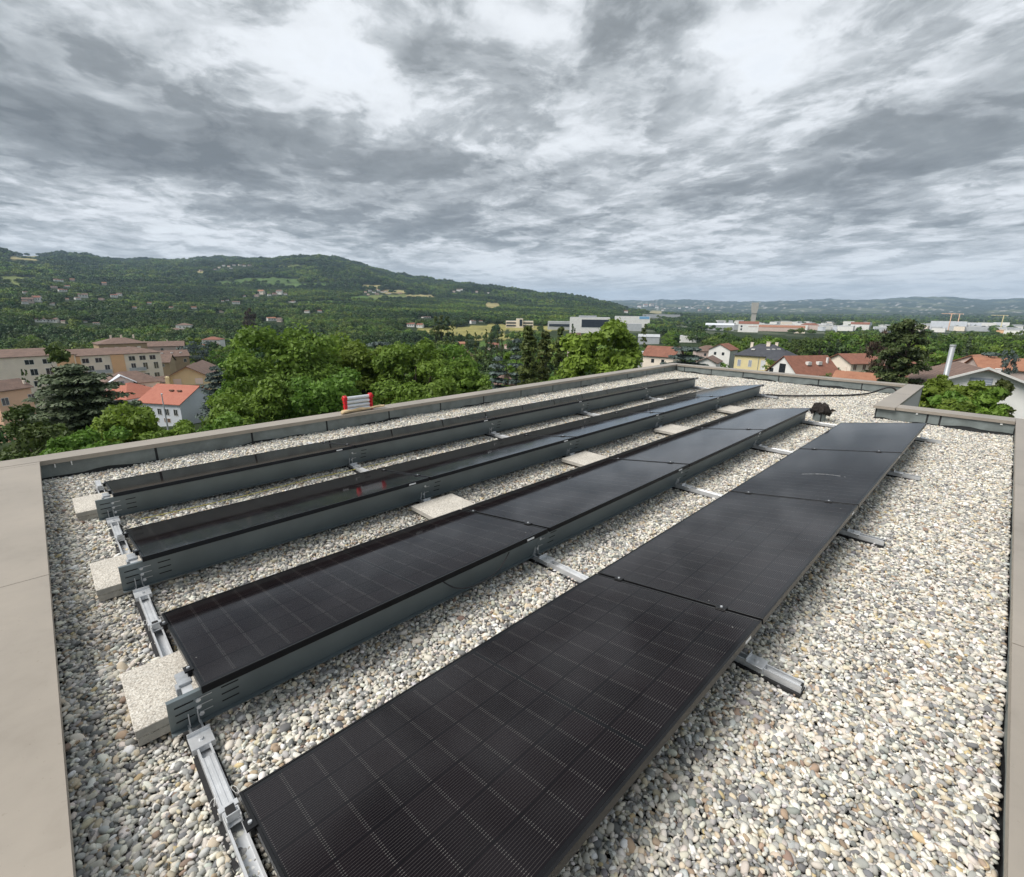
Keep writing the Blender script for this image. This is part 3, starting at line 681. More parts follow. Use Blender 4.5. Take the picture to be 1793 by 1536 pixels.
for i in range(n):
    for k in range(sec): cl.f.append((i*sec+k, i*sec+(k+1) % sec, (i+1)*sec+(k+1) % sec, (i+1)*sec+k)); cl.mi.append(0)
cl.f += [tuple(range(sec)), tuple(n*sec+k for k in range(sec))]; cl.mi += [0, 0]
cl.build('rolled_cloth', M['cloth'], None, (3.84, LY(3.8)+.065, ZC+.001), smooth=True, label='crumpled tan cloth roll on the coping in front of the folded ladder', cat='cloth')

# ================================================================== THE LAND
RK = np.array([0, 40, 90, 150, 220, 350, 600, 1000, 1500, 2200, 3000, 4000, 5500, 8000, 11000, 14000, 20000], float)
def zv(u, v, d):   # height seen on sight line (u, v) at horizontal distance d
    return float(pt(u, v, d)[2])
# every column: heights of the near ground, then picture rows of the slopes as surveyed from the roof
TU = {
 -500: [-14, -15, -19, -27, -32, -35, -36, ('v', 548), ('v', 520), ('v', 490), ('v', 455), ('v', 440), ('v', 450), ('v', 480), ('v', 500), ('v', 510), ('v', 520)],
 0:    [-14, -15, -19, -27, -32, -35, -36, ('v', 545), ('v', 518), ('v', 486), ('v', 452), ('v', 434), ('v', 450), ('v', 480), ('v', 500), ('v', 510), ('v', 520)],
 60:   [-14, -15, -19, -27, -32, -35, -36, ('v', 548), ('v', 520), ('v', 490), ('v', 462), ('v', 452), ('v', 456), ('v', 480), ('v', 500), ('v', 510), ('v', 520)],
 130:  [-14, -15, -19, -27, -32, -35, -36, ('v', 552), ('v', 524), ('v', 495), ('v', 470), ('v', 455), ('v', 450), ('v', 480), ('v', 500), ('v', 510), ('v', 520)],
 190:  [-14, -15, -19, -27, -32, -35, -36, ('v', 554), ('v', 526), ('v', 500), ('v', 477), ('v', 462), ('v', 454), ('v', 480), ('v', 500), ('v', 510), ('v', 520)],
 235:  [-14, -15, -19, -27, -32, -35, -36, ('v', 556), ('v', 530), ('v', 505), ('v', 482), ('v', 468), ('v', 461), ('v', 485), ('v', 500), ('v', 510), ('v', 520)],
 300:  [-14, -15, -19, -27, -32, -35, -36, ('v', 557), ('v', 534), ('v', 508), ('v', 485), ('v', 466), ('v', 457), ('v', 485), ('v', 500), ('v', 510), ('v', 520)],
 400:  [-14, -15, -19, -26, -31, -34, -35, ('v', 557), ('v', 536), ('v', 508), ('v', 484), ('v', 464), ('v', 455), ('v', 485), ('v', 500), ('v', 510), ('v', 520)],
 460:  [-14, -15, -19, -26, -31, -34, -35, ('v', 557), ('v', 536), ('v', 508), ('v', 480), ('v', 458), ('v', 460), ('v', 485), ('v', 500), ('v', 510), ('v', 520)],
 525:  [-14, -15, -18, -25, -30, -34, -35, ('v', 557), ('v', 536), ('v', 506), ('v', 472), ('v', 448), ('v', 470), ('v', 490), ('v', 500), ('v', 510), ('v', 520)],
 570:  [-14, -15, -18, -25, -30, -34, -35, ('v', 558), ('v', 537), ('v', 508), ('v', 474), ('v', 451), ('v', 475), ('v', 490), ('v', 500), ('v', 510), ('v', 520)],
 620:  [-14, -15, -18, -24, -29, -33, -34, ('v', 558), ('v', 538), ('v', 512), ('v', 480), ('v', 463), ('v', 480), ('v', 495), ('v', 505), ('v', 515), ('v', 522)],
 680:  [-14, -15, -18, -24, -29, -33, -34, ('v', 560), ('v', 541), ('v', 517), ('v', 490), ('v', 479), ('v', 495), ('v', 505), ('v', 510), ('v', 518), ('v', 525)],
 760:  [-14, -15, -17, -23, -28, -33, -34, ('v', 562), ('v', 545), ('v', 524), ('v', 500), ('v', 491), ('v', 505), ('v', 512), ('v', 518), ('v', 522), ('v', 527)],
 850:  [-14, -15, -17, -22, -27, -32, -34, ('v', 564), ('v', 549), ('v', 531), ('v', 508), ('v', 506), ('v', 515), ('v', 520), ('v', 524), ('v', 526), ('v', 528)],
 950:  [-14, -15, -17, -21, -26, -31, -33, ('v', 567), ('v', 553), ('v', 537), ('v', 521), ('v', 523), ('v', 528), ('v', 530), ('v', 528), ('v', 527), ('v', 530)],
 1000: [-14, -15, -17, -21, -25, -30, -33, ('v', 568), ('v', 554), ('v', 536), ('v', 523), ('v', 530), ('v', 535), ('v', 535), ('v', 530), ('v', 527), ('v', 530)],
 1060: [-14, -15, -16, -20, -24, -29, -32, ('v', 569), ('v', 556), ('v', 543), ('v', 533), ('v', 538), ('v', 540), ('v', 538), ('v', 532), ('v', 527), ('v', 530)],
 1110: [-14, -15, -16, -20, -23, -28, -31, -33, ('v', 561), ('v', 552), ('v', 545), ('v', 546), ('v', 546), ('v', 541), ('v', 533), ('v', 527), ('v', 530)],
 1180: [-14, -15, -16, -19, -22, -26, -30, -33, -36, ('v', 556.5), ('v', 553), ('v', 550.5), ('v', 549), ('v', 543), ('v', 533), ('v', 525), ('v', 530)],
 1300: [-14, -15, -16, -19, -21, -25, -29, -33, -36, -39, -41, -41, ('v', 550), ('v', 545), ('v', 536), ('v', 529), ('v', 530)],
 1370: [-14, -15, -16, -18, -20, -24, -29, -33, -36, -39, -41, -41, ('v', 551), ('v', 545), ('v', 530), ('v', 528), ('v', 532)],
 1450: [-14, -15, -16, -18, -20, -24, -29, -33, -36, -39, -41, -41, ('v', 551), ('v', 545), ('v', 535), ('v', 524), ('v', 532)],
 1510: [-14, -15, -16, -18, -20, -24, -29, -33, -36, -39, -41, -41, ('v', 552), ('v', 546), ('v', 536), ('v', 527), ('v', 532)],
 1570: [-14, -15, -16, -18, -20, -24, -29, -33, -36, -39, -41, -41, ('v', 552), ('v', 546), ('v', 534), ('v', 521), ('v', 532)],
 1650: [-14, -15, -16, -18, -20, -24, -29, -33, -36, -39, -41, -41, ('v', 553), ('v', 547), ('v', 534), ('v', 520), ('v', 532)],
 1720: [-14, -15, -16, -18, -20, -24, -29, -33, -36, -39, -41, -41, ('v', 553), ('v', 548), ('v', 536), ('v', 526), ('v', 532)],
 1793: [-14, -15, -16, -18, -20, -24, -29, -33, -36, -39, -41, -41, ('v', 554), ('v', 548), ('v', 535), ('v', 521), ('v', 532)],
 2300: [-14, -15, -16, -18, -20, -24, -29, -33, -36, -39, -41, -41, ('v', 556), ('v', 550), ('v', 540), ('v', 528), ('v', 536)]}
_us = sorted(TU); _az = np.array([azim(u) for u in _us])     # decreasing azimuth with u
_tab = np.array([[x if not isinstance(x, tuple) else zv(u, x[1], RK[i]) for i, x in enumerate(TU[u])] for u in _us])
_o = np.argsort(_az); _az = _az[_o]; _tab = _tab[_o]
AZD = np.linspace(_az[0], _az[-1], 900); FINE = np.array([np.interp(AZD, _az, _tab[:, k]) for k in range(len(RK))])    # (r, az)
kern = np.exp(-np.linspace(-2, 2, 5)**2); kern /= kern.sum()
FINE = np.array([np.convolve(np.pad(f, 2, mode='edge'), kern, mode='valid') for f in FINE])
def relief(X, Y):   # gullies and shoulders
    return (np.sin(X*.0061+1.1+1.7*np.sin(Y*.0023))*np.cos(Y*.0052+.6+1.3*np.sin(X*.0031))*.55 + np.sin(X*.0137+Y*.0093+2*np.sin(Y*.0041))*.3+np.sin(X*.031-Y*.023)*.12)
def height(X, Y):
    X = np.asarray(X, float); Y = np.asarray(Y, float); r = np.hypot(X, Y); a = np.arctan2(Y, X)
    mid = (AZD[0]+AZD[-1])/2; a = (a-mid+math.pi) % (2*math.pi)-math.pi+mid
    ia = np.clip((a-AZD[0])/(AZD[-1]-AZD[0])*(len(AZD)-1), 0, len(AZD)-1.001); i0 = ia.astype(int); fa = ia-i0
    ir = np.interp(r, RK, np.arange(len(RK))); ir = np.clip(ir, 0, len(RK)-1.001); k0 = ir.astype(int); fr = ir-k0
    def col(k): return FINE[k, i0]*(1-fa)+FINE[k, i0+1]*fa
    z = col(k0)*(1-fr)+col(k0+1)*fr
    # outside the surveyed sector the land goes on level with its edges
    offa = np.maximum(np.abs(a-mid)-(AZD[-1]-AZD[0])/2, 0); w = np.clip(offa/1.2, 0, 1); z = z*(1-w)+(-20-r*.0004)*w
    amp = np.clip((r-900)/2500, 0, 1)*np.clip((z+20)/120, 0, 1)
    return z+relief(X, Y)*amp*34
def H(x, y): return float(height(np.array([x]), np.array([y]))[0])
def hit(u, v, d0=60, d1=16000):      # where the sight line meets the land
    ds = np.geomspace(d0, d1, 700); r_ = ray(u, v); k = ds/math.hypot(r_[0], r_[1])
    P = EYE[None]+r_[None]*k[:, None]; g = height(P[:, 0], P[:, 1]); i = np.argmax(P[:, 2] <= g)
    if P[i, 2] > g[i]: return None
    return ds[i]

# fields and meadows: (u, v centre, half width u, half height v, colour)
FIELDS = [(25, 489, 42, 5, 0), (20, 500, 40, 4, 0), (45, 452, 30, 3.5, 1), (352, 477, 16, 2.0, 1), (400, 497, 30, 4, 2), (470, 492, 60, 5, 2), (500, 500, 40, 4, 2), (512, 467, 26, 2.2, 0), (560, 499, 30, 3.5, 3),
          (652, 503, 22, 4, 1), (690, 511, 22, 3.5, 1), (640, 523, 30, 4, 3), (700, 520, 55, 4, 0), (735, 519, 25, 3, 1), (723, 486, 15, 2.5, 1), (862, 537, 14, 6, 1), (570, 530, 50, 3, 3), (300, 525, 30, 2.5, 2), (150, 487, 40, 2.5, 2),
          (240, 476, 25, 2, 2), (885, 574, 60, 6, 4), (800, 579, 70, 7, 4), (960, 575, 40, 4, 4), (1148, 547, 12, 3, 1), (835, 590, 90, 5, 4), (870, 602, 60, 4, 3), (640, 560, 20, 2, 3)]
FC = [(.16, .19, .065), (.33, .29, .14), (.085, .135, .045), (.085, .145, .035), (.27, .25, .09)]
fld = []
for (u, v, du, dv, c) in FIELDS:
    d = hit(u, v)
    if d is None: continue
    fld.append((u, v, du, dv, c, d))
def field_at(X, Y, Z):
    """index of the field covering a ground point, -1 if none; fields are patches of land of their own"""
    P = np.c_[np.ravel(X), np.ravel(Y), np.ravel(Z)]-EYE; z = P@_F; z = np.where(z < 1, 1, z)
    u = 896.5+FPX*(P@_Rt)/z; v = 768-FPX*(P@_Up)/z; r = np.hypot(P[:, 0], P[:, 1])
    out = np.full(len(P), -1)
    for (fu, fv, du, dv, c, d) in fld:
        w = 1+.18*np.sin(u*.13+fv)+.15*np.sin(u*.31+fu)
        q = ((np.abs(u-fu)/du)**2.6+(np.abs(v-fv)/(dv*w))**2.6 < 1) & (r > d*.55) & (r < d*1.8) & (P@_F > 1)
        out[q] = c
    return out.reshape(np.shape(X))
def make_terrain():
    a0, a1 = azim(2200), azim(-420)
    inner = np.linspace(a0, a1, 620); outer = np.linspace(a1, a0+2*math.pi, 60)[1:-1]; A = np.concatenate([inner, outer])
    r = np.concatenate([[0.5, 10, 25], np.geomspace(40, 900, 60), np.geomspace(930, 6000, 190), np.geomspace(6300, 17500, 50)])
    AA, RR = np.meshgrid(A, r); X = RR*np.cos(AA); Y = RR*np.sin(AA); Z = height(X, Y)
    fa = field_at(X, Y, Z); C = np.zeros((*X.shape, 3)); C[:] = (.030, .045, .018)
    for k, c in enumerate(FC): C[fa == k] = c
    # the built-up plain: pale lots and roofs too far off to tell apart
    plain = np.clip((RR-600)/500, 0, 1)*(AA < azim(1090))*(Z < -15)
    nz = np.sin(X*.021+3*np.sin(Y*.008))*np.sin(Y*.027+2*np.sin(X*.011)); C += (plain*(nz > .35))[..., None]*np.array([.10, .10, .085])
    spk = (rng.random(X.shape) < .055) & (AA < azim(1100)) & (RR > 7200) & (RR < 13500); C[spk] = (.42, .40, .36)
    far_f = (np.sin(X*.0031+2*np.sin(Y*.0021))*np.sin(Y*.0043+1.5*np.sin(X*.0017)) > .45) & (RR > 6500); C[far_f & ~spk] = (.11, .125, .06)
    n1, n2 = X.shape; V = np.stack([X, Y, Z], -1).reshape(-1, 3); I = np.arange(n1*n2).reshape(n1, n2); J = np.roll(I, -1, 1)
    F = np.stack([I[:-1], J[:-1], J[1:], I[1:]], -1).reshape(-1, 4)[:, ::-1]
    m_, nt, bs = nodes('land'); t = NT(nt); at = t.n('ShaderNodeAttribute', attribute_name='lc'); tc = t.n('ShaderNodeTexCoord')
    n = t.noise(.012, 8, .65, tc.outputs['Object']); f = t.ramp(n.outputs[0], [(.3, .62), (.7, 1.35)])
    nn = t.noise(.15, 6, .6, tc.outputs['Object']); f2 = t.ramp(nn.outputs[0], [(.3, .7), (.7, 1.25)])
    t.l(t.mix(1, t.mix(1, at.outputs['Color'], f, 'MULTIPLY'), f2, 'MULTIPLY'), bs.inputs['Base Color']); bs.inputs['Roughness'].default_value = .95; bs.inputs['Specular IOR Level'].default_value = .1
    me = fastmesh('ground', V, F, m_, True, {'lc': C.reshape(-1, 3)})
    o = link('ground', me, kind='structure')
make_terrain()

# ------------------------------------------------------------------ foliage
def leaf_mat(name, lo, hi, rand=.18, trans=.25, hue=.02, stands=False):
    m_, nt, bs = nodes(name); t = NT(nt); tc = t.n('ShaderNodeTexCoord'); ge = t.n('ShaderNodeNewGeometry')
    oi = t.n('ShaderNodeObjectInfo')
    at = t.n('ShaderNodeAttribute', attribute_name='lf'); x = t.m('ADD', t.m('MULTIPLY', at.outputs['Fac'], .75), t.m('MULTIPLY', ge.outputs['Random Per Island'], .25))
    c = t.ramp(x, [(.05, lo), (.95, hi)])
    hs = t.n('ShaderNodeHueSaturation'); t.l(c, hs.inputs['Color'])
    t.l(t.m('ADD', t.m('MULTIPLY', oi.outputs['Random'], 2*rand), 1-rand), hs.inputs['Value'])
    t.l(t.m('ADD', t.m('MULTIPLY', t.m('FRACT', t.m('MULTIPLY', oi.outputs['Random'], 7.31)), 2*hue), .5-hue), hs.inputs['Hue'])
    c = hs.outputs[0]
    if stands:      # stands of different species and age, with valley shading put into the contrast
        n_ = t.noise(.0042, 4, .6, oi.outputs['Location']); n2_ = t.noise(.02, 2, .5, oi.outputs['Location'])
        k_ = t.ramp(t.m('ADD', t.m('MULTIPLY', n_.outputs[0], .7), t.m('MULTIPLY', n2_.outputs[0], .3)), [(.38, (.34, .48, .44)), (.50, (.80, .92, .74)), (.60, (2.1, 2.0, 1.05))])
        c = t.mix(1, c, k_, 'MULTIPLY')
    t.l(c, bs.inputs['Base Color']); bs.inputs['Roughness'].default_value = .55; bs.inputs['Specular IOR Level'].default_value = .25
    tr = t.n('ShaderNodeBsdfTranslucent'); t.l(c, tr.inputs['Color']); ms = t.n('ShaderNodeMixShader'); ms.inputs[0].default_value = trans
    t.l(bs.outputs[0], ms.inputs[1]); t.l(tr.outputs[0], ms.inputs[2]); t.l(ms.outputs[0], nt.nodes['Material Output'].inputs['Surface'])
    return m_
M['leaf_walnut'] = leaf_mat('leaf_mid_green', (.088, .155, .022), (.215, .325, .052), .06, .36)
M['leaf_bright'] = leaf_mat('leaf_bright_green', (.095, .165, .022), (.235, .355, .052), .05, .36)
M['leaf_dark'] = leaf_mat('leaf_dark_green', (.048, .084, .020), (.140, .205, .046), .34)
M['leaf_forest'] = leaf_mat('leaf_forest', (.038, .070, .022), (.108, .158, .042), .20, .1, .03, True)
M['leaf_cedar'] = leaf_mat('needle_cedar', (.034, .058, .028), (.125, .168, .088), .08, .1)
M['leaf_blue'] = leaf_mat('needle_blue', (.055, .080, .072), (.145, .190, .170), .1, .1)
M['leaf_pine'] = leaf_mat('needle_pine', (.032, .050, .018), (.095, .125, .040), .1, .1)
M['leaf_poplar'] = leaf_mat('leaf_poplar', (.048, .072, .018), (.125, .165, .042), .15, .2)
M['leaf_red'] = leaf_mat('leaf_copper', (.038, .026, .018), (.105, .068, .045), .2, .1)
M['bark'] = simple('bark', (.075, .058, .045), .95, 0, .3, 3, .4, 20)

def leaf_quads(P, Nrm, size, twist, aspect=.55):
    """one folded leaf (two triangles as a bent quad) at each point"""
    n = len(P); Nn = Nrm+rng.normal(0, twist, (n, 3)); Nn /= np.linalg.norm(Nn, axis=1)[:, None]+1e-9
    T = np.cross(Nn, rng.normal(0, 1, (n, 3))); T /= np.linalg.norm(T, axis=1)[:, None]+1e-9; B = np.cross(Nn, T)
    s = (size*rng.uniform(.65, 1.3, n))[:, None]
    V = np.stack([P-T*s, P-B*s*aspect-Nn*s*.12, P+T*s, P+B*s*aspect-Nn*s*.12], 1).reshape(-1, 3)
    F = np.arange(4*n).reshape(n, 4); return V, F
def clumps_tree(nc, rad, hgt, base, shape='round'):
    """centres and radii of the leaf clumps that make a crown"""
    C = []; Rr = []
    while len(C) < nc:
        p = rng.uniform(-1, 1, 3)
        if shape == 'round':
            q = np.array([p[0], p[1], p[2]*.9+.0]); l = np.linalg.norm(q)
            if l > 1 or l < .38: continue
            if p[2] < -.75: continue
            z = base+(p[2]*.5+.5)*(hgt-base)
            sq = 1.0 if p[2] > -.2 else 1-.25*(-.2-p[2])
            C.append([p[0]*rad*sq, p[1]*rad*sq, z]); Rr.append(rad*rng.uniform(.20, .34))
        elif shape == 'column':
            t = rng.random(); w = math.sin(math.pi*min(1, .12+t*.85))**.7
            if math.hypot(p[0], p[1]) > 1: continue
            C.append([p[0]*rad*w*.8, p[1]*rad*w*.8, base+t*(hgt-base)]); Rr.append(rad*rng.uniform(.3, .5)*(.6+.4*w))
        elif shape == 'cone':
            t = rng.random()**.8; w = 1-t
            if math.hypot(p[0], p[1]) > 1: continue
            C.append([p[0]*rad*w, p[1]*rad*w, base+t*(hgt-base)]); Rr.append(rad*rng.uniform(.2, .3)*(.4+.6*w))
    return np.array(C), np.array(Rr)
def crown_mesh(name, C, Rr, per, size, mat, flat=.75, twist=.55, droop=0.0, up=.35):
    Ps = []; Ns = []; A = []
    for c, r in zip(C, Rr):
        n = int(per*(r/np.mean(Rr))**1.6)+3; d = rng.normal(0, 1, (n, 3)); d /= np.linalg.norm(d, axis=1)[:, None]
        d[:, 2] = np.where(d[:, 2] < -.35, -d[:, 2]*.6, d[:, 2]); k = rng.uniform(.62, 1.06, n)[:, None]
        q = c+d*r*k*np.array([1, 1, flat])*(1+.12*np.sin(d[:, :1]*5+c[0]))
        q[:, 2] -= droop*np.hypot(d[:, 0], d[:, 1])*r
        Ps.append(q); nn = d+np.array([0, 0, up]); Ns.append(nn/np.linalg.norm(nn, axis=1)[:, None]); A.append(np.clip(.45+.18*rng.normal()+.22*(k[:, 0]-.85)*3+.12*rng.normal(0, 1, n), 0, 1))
    P = np.concatenate(Ps); Nn = np.concatenate(Ns); a = np.concatenate(A); V, F = leaf_quads(P, Nn, size, twist)
    return fastmesh(name, V, F, mat, False, {'lf': np.repeat(a, 4)})
def trunk_mesh(hgt, r0, limbs=6, spread=2.5, top=.75, mat='bark'):
    b = MB(); b.tube([(0, 0, 0), (r0*.3, 0, hgt*.3), (-r0*.2, r0*.3, hgt*.55), (0, 0, hgt*top)], [r0*1.15, r0*.85, r0*.6, r0*.25], 8)
    for k in range(limbs):
        a = 6.28*k/limbs+random.uniform(-.4, .4); z0 = hgt*random.uniform(.28, .5); z1 = hgt*random.uniform(.6, .85); s = spread*random.uniform(.5, .85)
        b.tube([(0, 0, z0), (s*.45*math.cos(a), s*.45*math.sin(a), z0+(z1-z0)*.5), (s*math.cos(a), s*math.sin(a), z1)], [r0*.5, r0*.32, r0*.1], 6)
    return b.mesh('trunk', M[mat], smooth=True)

# ---- kinds of trees shared by the many individuals (unit: metres, crown as given)
KIND = {}
def kind(name, n, rad, hgt, base, nc, per, size, mat, shape='round', **k):
    L_ = []
    for i in range(n):
        C, Rr = clumps_tree(nc, rad, hgt, base, shape); L_.append((crown_mesh('crown', C, Rr, per, size, M[mat], **k), trunk_mesh(hgt, rad*.06+.06, 4, rad*.6)))
    KIND[name] = (L_, rad, hgt)
kind('broad', 6, 5, 11, 1.6, 38, 36, .44, 'leaf_dark')
kind('light', 3, 5, 10.5, 1.6, 36, 40, .42, 'leaf_walnut')
kind('poplar', 3, 1.7, 16, 1.0, 34, 30, .34, 'leaf_poplar', 'column')
kind('cypress', 2, .8, 9, .3, 30, 24, .20, 'leaf_dark', 'column')
kind('conifer', 3, 3.0, 14, 1.0, 40, 26, .34, 'leaf_cedar', 'cone', flat=.45, twist=.4, droop=.2)
kind('copper', 1, 4.5, 9.5, 1.5, 34, 36, .42, 'leaf_red')
kind('bluecedar', 2, 5.0, 11, 1.2, 36, 34, .36, 'leaf_blue', 'round', flat=.3, twist=.35, droop=.2)
KLAB = {'broad': 'dark green broadleaf tree', 'light': 'light green broadleaf tree', 'poplar': 'tall narrow poplar', 'cypress': 'slim dark cypress', 'conifer': 'dark pointed conifer', 'copper': 'dark copper-leaved tree', 'bluecedar': 'blue-grey spreading cedar'}
TREES = []
def plant(k, u, d, vtop, wpx=None, label=None, group=None, name=None):
    """a tree of kind k whose foot stands on the land at distance d under sight column u and whose top reaches row vtop"""
    P = pt(u, 545, d); x, y = P[0], P[1]; z = H(x, y); top = pt(u, vtop, d)[2]
    L_, rad, hgt = KIND[k]; cm, tm = random.choice(L_); sz = max(top-z, 2.0)/hgt
    sx = sz if wpx is None else wpx*sight((x, y, z))/FPX/2/rad/1.08
    root = empty(name or {'poplar': 'poplar_tree', 'cypress': 'cypress_tree', 'conifer': 'conifer_tree', 'bluecedar': 'cedar_tree', 'copper': 'copper_beech_tree'}.get(k, 'broadleaf_tree'), (x, y, z), random.uniform(0, 6.28))
    root.scale = (sx, sx, sz)
    link('crown', cm, root); link('trunk', tm, root)
    tag(root, label or KLAB[k], 'tree', group); TREES.append((root, k, u, d, vtop)); return root

LAND = [(22, 640, 'left apartment block'), (190, 640, 'long apartment block'), (200, 600, 'ochre mansion'), (275, 612, 'old farm roofs'), (205, 690, 'white villa'), (270, 700, 'salmon-roofed houses'), (320, 660, 'yellow chalet'), (366, 600, 'three-level house'), (310, 578, 'pair of pale houses'),
        (105, 700, 'big cedar'), (490, 590, 'largest green tree'), (630, 590, 'second green tree'), (722, 597, 'middle green tree'), (776, 560, 'tall dark clump'), (800, 603, 'orange-brown long house'), (864, 606, 'small pink house'), (850, 580, 'beige field'), (910, 568, 'strip-windowed building'), (955, 600, 'upright trees'),
        (1033, 570, 'white company building'), (1055, 600, 'bright green tree'), (1108, 565, 'white halls'), (1140, 595, 'rounded grey hall'), (1207, 620, 'flat-topped cedar'), (1275, 615, 'stepped white house'), (1262, 574, 'pale grey shed'), (1318, 548, 'concrete tower'), (1352, 625, 'yellow slate-roofed house'), (1370, 576, 'red-roofed works'),
        (1430, 640, 'white gable-fronted house'), (1508, 635, 'cream porch house'), (1510, 574, 'white gabled house'), (1590, 610, 'two pines'), (1660, 640, 'metal flue'), (1625, 640, 'low yellow house'), (1665, 570, 'ribbed pale hall'), (1735, 571, 'joined hall bays'), (1726, 660, 'white modern house'), (1675, 550, 'pair of red cranes'), (1750, 618, 'blue-grey flat cedar'),
        (50, 530, 'left-slope houses'), (475, 517, 'hillside village'), (665, 512, 'hamlet by the fields'), (435, 540, 'copper-leaved tree')]
def where(u, v, skip=()):
    best = min((math.hypot(u-a, (v-b)*1.6), a, b, n_) for (a, b, n_) in LAND if n_ not in skip); _, a, b, n_ = best
    dx, dy = u-a, v-b; far_ = 'just ' if best[0] < 22 else 'well ' if best[0] > 70 else ''
    rel = (far_+('left of' if dx < 0 else 'right of')) if abs(dx) > abs(dy)*1.6 else (('beyond and ' if dy < 0 else 'this side and ')+('left of' if dx < 0 else 'right of'))
    return rel+' the '+n_

# ================================================================== BUILDINGS
def tile_mat(name, lo, hi, scale=1.0):
    m_, nt, bs = nodes(name); t = NT(nt); tc = t.n('ShaderNodeTexCoord'); o = tc.outputs['Object']
    w = t.n('ShaderNodeTexWave', wave_type='BANDS', bands_direction='Z'); w.inputs['Scale'].default_value = 2.6*scale; w.inputs['Distortion'].default_value = 1.5; w.inputs['Detail'].default_value = 2
    t.l(o, w.inputs['Vector'])
    n = t.noise(.9, 6, .65, o); n2 = t.noise(6, 3, .6, o)
    c = t.ramp(t.m('ADD', t.m('MULTIPLY', n.outputs[0], .6), t.m('MULTIPLY', n2.outputs[0], .4)), [(.32, lo), (.66, hi)])
    f = t.ramp(w.outputs[0], [(.0, .74), (.5, 1.0)])
    t.l(t.mix(1, c, f, 'MULTIPLY'), bs.inputs['Base Color']); bs.inputs['Roughness'].default_value = .85; t.bump(w.outputs[0], .5, .05, bs); return m_
M['tile_red'] = tile_mat('roof_tiles_red', (.17, .070, .048), (.33, .145, .095))
M['tile_salmon'] = tile_mat('roof_tiles_salmon', (.38, .125, .085), (.48, .185, .125))
M['tile_brown'] = tile_mat('roof_tiles_brown', (.12, .080, .065), (.25, .165, .130))
M['tile_orange'] = tile_mat('roof_tiles_orange', (.28, .12, .070), (.44, .215, .13))
M['slate'] = tile_mat('roof_slate', (.040, .044, .054), (.085, .090, .105))
def wall_mat(name, col): return simple(name, col, .92, 0, .09, .35, .15, 6, spec=.2)
for nm_, c_ in (('white', (.80, .79, .76)), ('cream', (.86, .76, .64)), ('yellow', (.76, .66, .38)), ('orange', (.84, .52, .30)), ('salmonwall', (.80, .52, .36)), ('grey', (.46, .48, .50)), ('ochre', (.42, .31, .20)), ('palegrey', (.66, .69, .74)), ('pink', (.62, .50, .45)), ('metalgrey', (.36, .38, .40)), ('blue', (.20, .42, .66)), ('concrete', (.38, .375, .35)), ('darkglass', (.035, .045, .06))):
    M['w_'+nm_] = wall_mat('render_'+nm_, c_)
M['w_shutter'] = simple('shutter_brown', (.16, .09, .06), .6, 0, .1)
M['w_shutter_grey'] = simple('shutter_grey', (.32, .36, .42), .6, 0, .1)
M['pane'] = simple('window_pane', (.030, .035, .042), .12, 0, .3, 2, spec=.8)
M['trim'] = simple('white_trim', (.72, .71, .68), .6, 0, .05)
M['flat_roof'] = simple('flat_roof_membrane', (.50, .51, .52), .8, 0, .15, .3)

def roof_geo(b, w, l, z, rise, ov, kind_, th=.14):
    x, y = w/2+ov, l/2+ov; e = z-ov*rise/(l/2) if kind_ != 'gabley' else z-ov*rise/(w/2)
    if kind_ == 'gable':     # ridge along x
        top = [(-y, e), (0, z+rise), (y, e)]; poly = top+[(y, e-th), (0, z+rise-th), (-y, e-th)]
        b.prism(poly, 'x', -x, x)
    elif kind_ == 'gabley':
        poly = [(-x, e), (0, z+rise), (x, e), (x, e-th), (0, z+rise-th), (-x, e-th)]
        b.prism(poly, 'y', -y, y)
    elif kind_ == 'hip':
        r_ = max(0.02, x-y) if w > l else 0.02; rx, ry = (r_, 0) if w > l else (0, max(.02, y-x))
        b.add([(-x, -y, e), (x, -y, e), (x, y, e), (-x, y, e), (-x, -y, e-th), (x, -y, e-th), (x, y, e-th), (-x, y, e-th), (-rx, -ry, z+rise), (rx, ry, z+rise)],
              ([(0, 1, 9, 8), (1, 2, 9), (2, 3, 8, 9), (3, 0, 8)] if w > l else [(0, 1, 8), (1, 2, 9, 8), (2, 3, 9), (3, 0, 8, 9)])+[(4, 5, 1, 0), (5, 6, 2, 1), (6, 7, 3, 2), (7, 4, 0, 3), (7, 6, 5, 4)])
    elif kind_ == 'shed':
        b.prism([(-y, e+.3), (y, z+rise), (y, z+rise-th), (-y, e+.3-th)], 'x', -x, x)
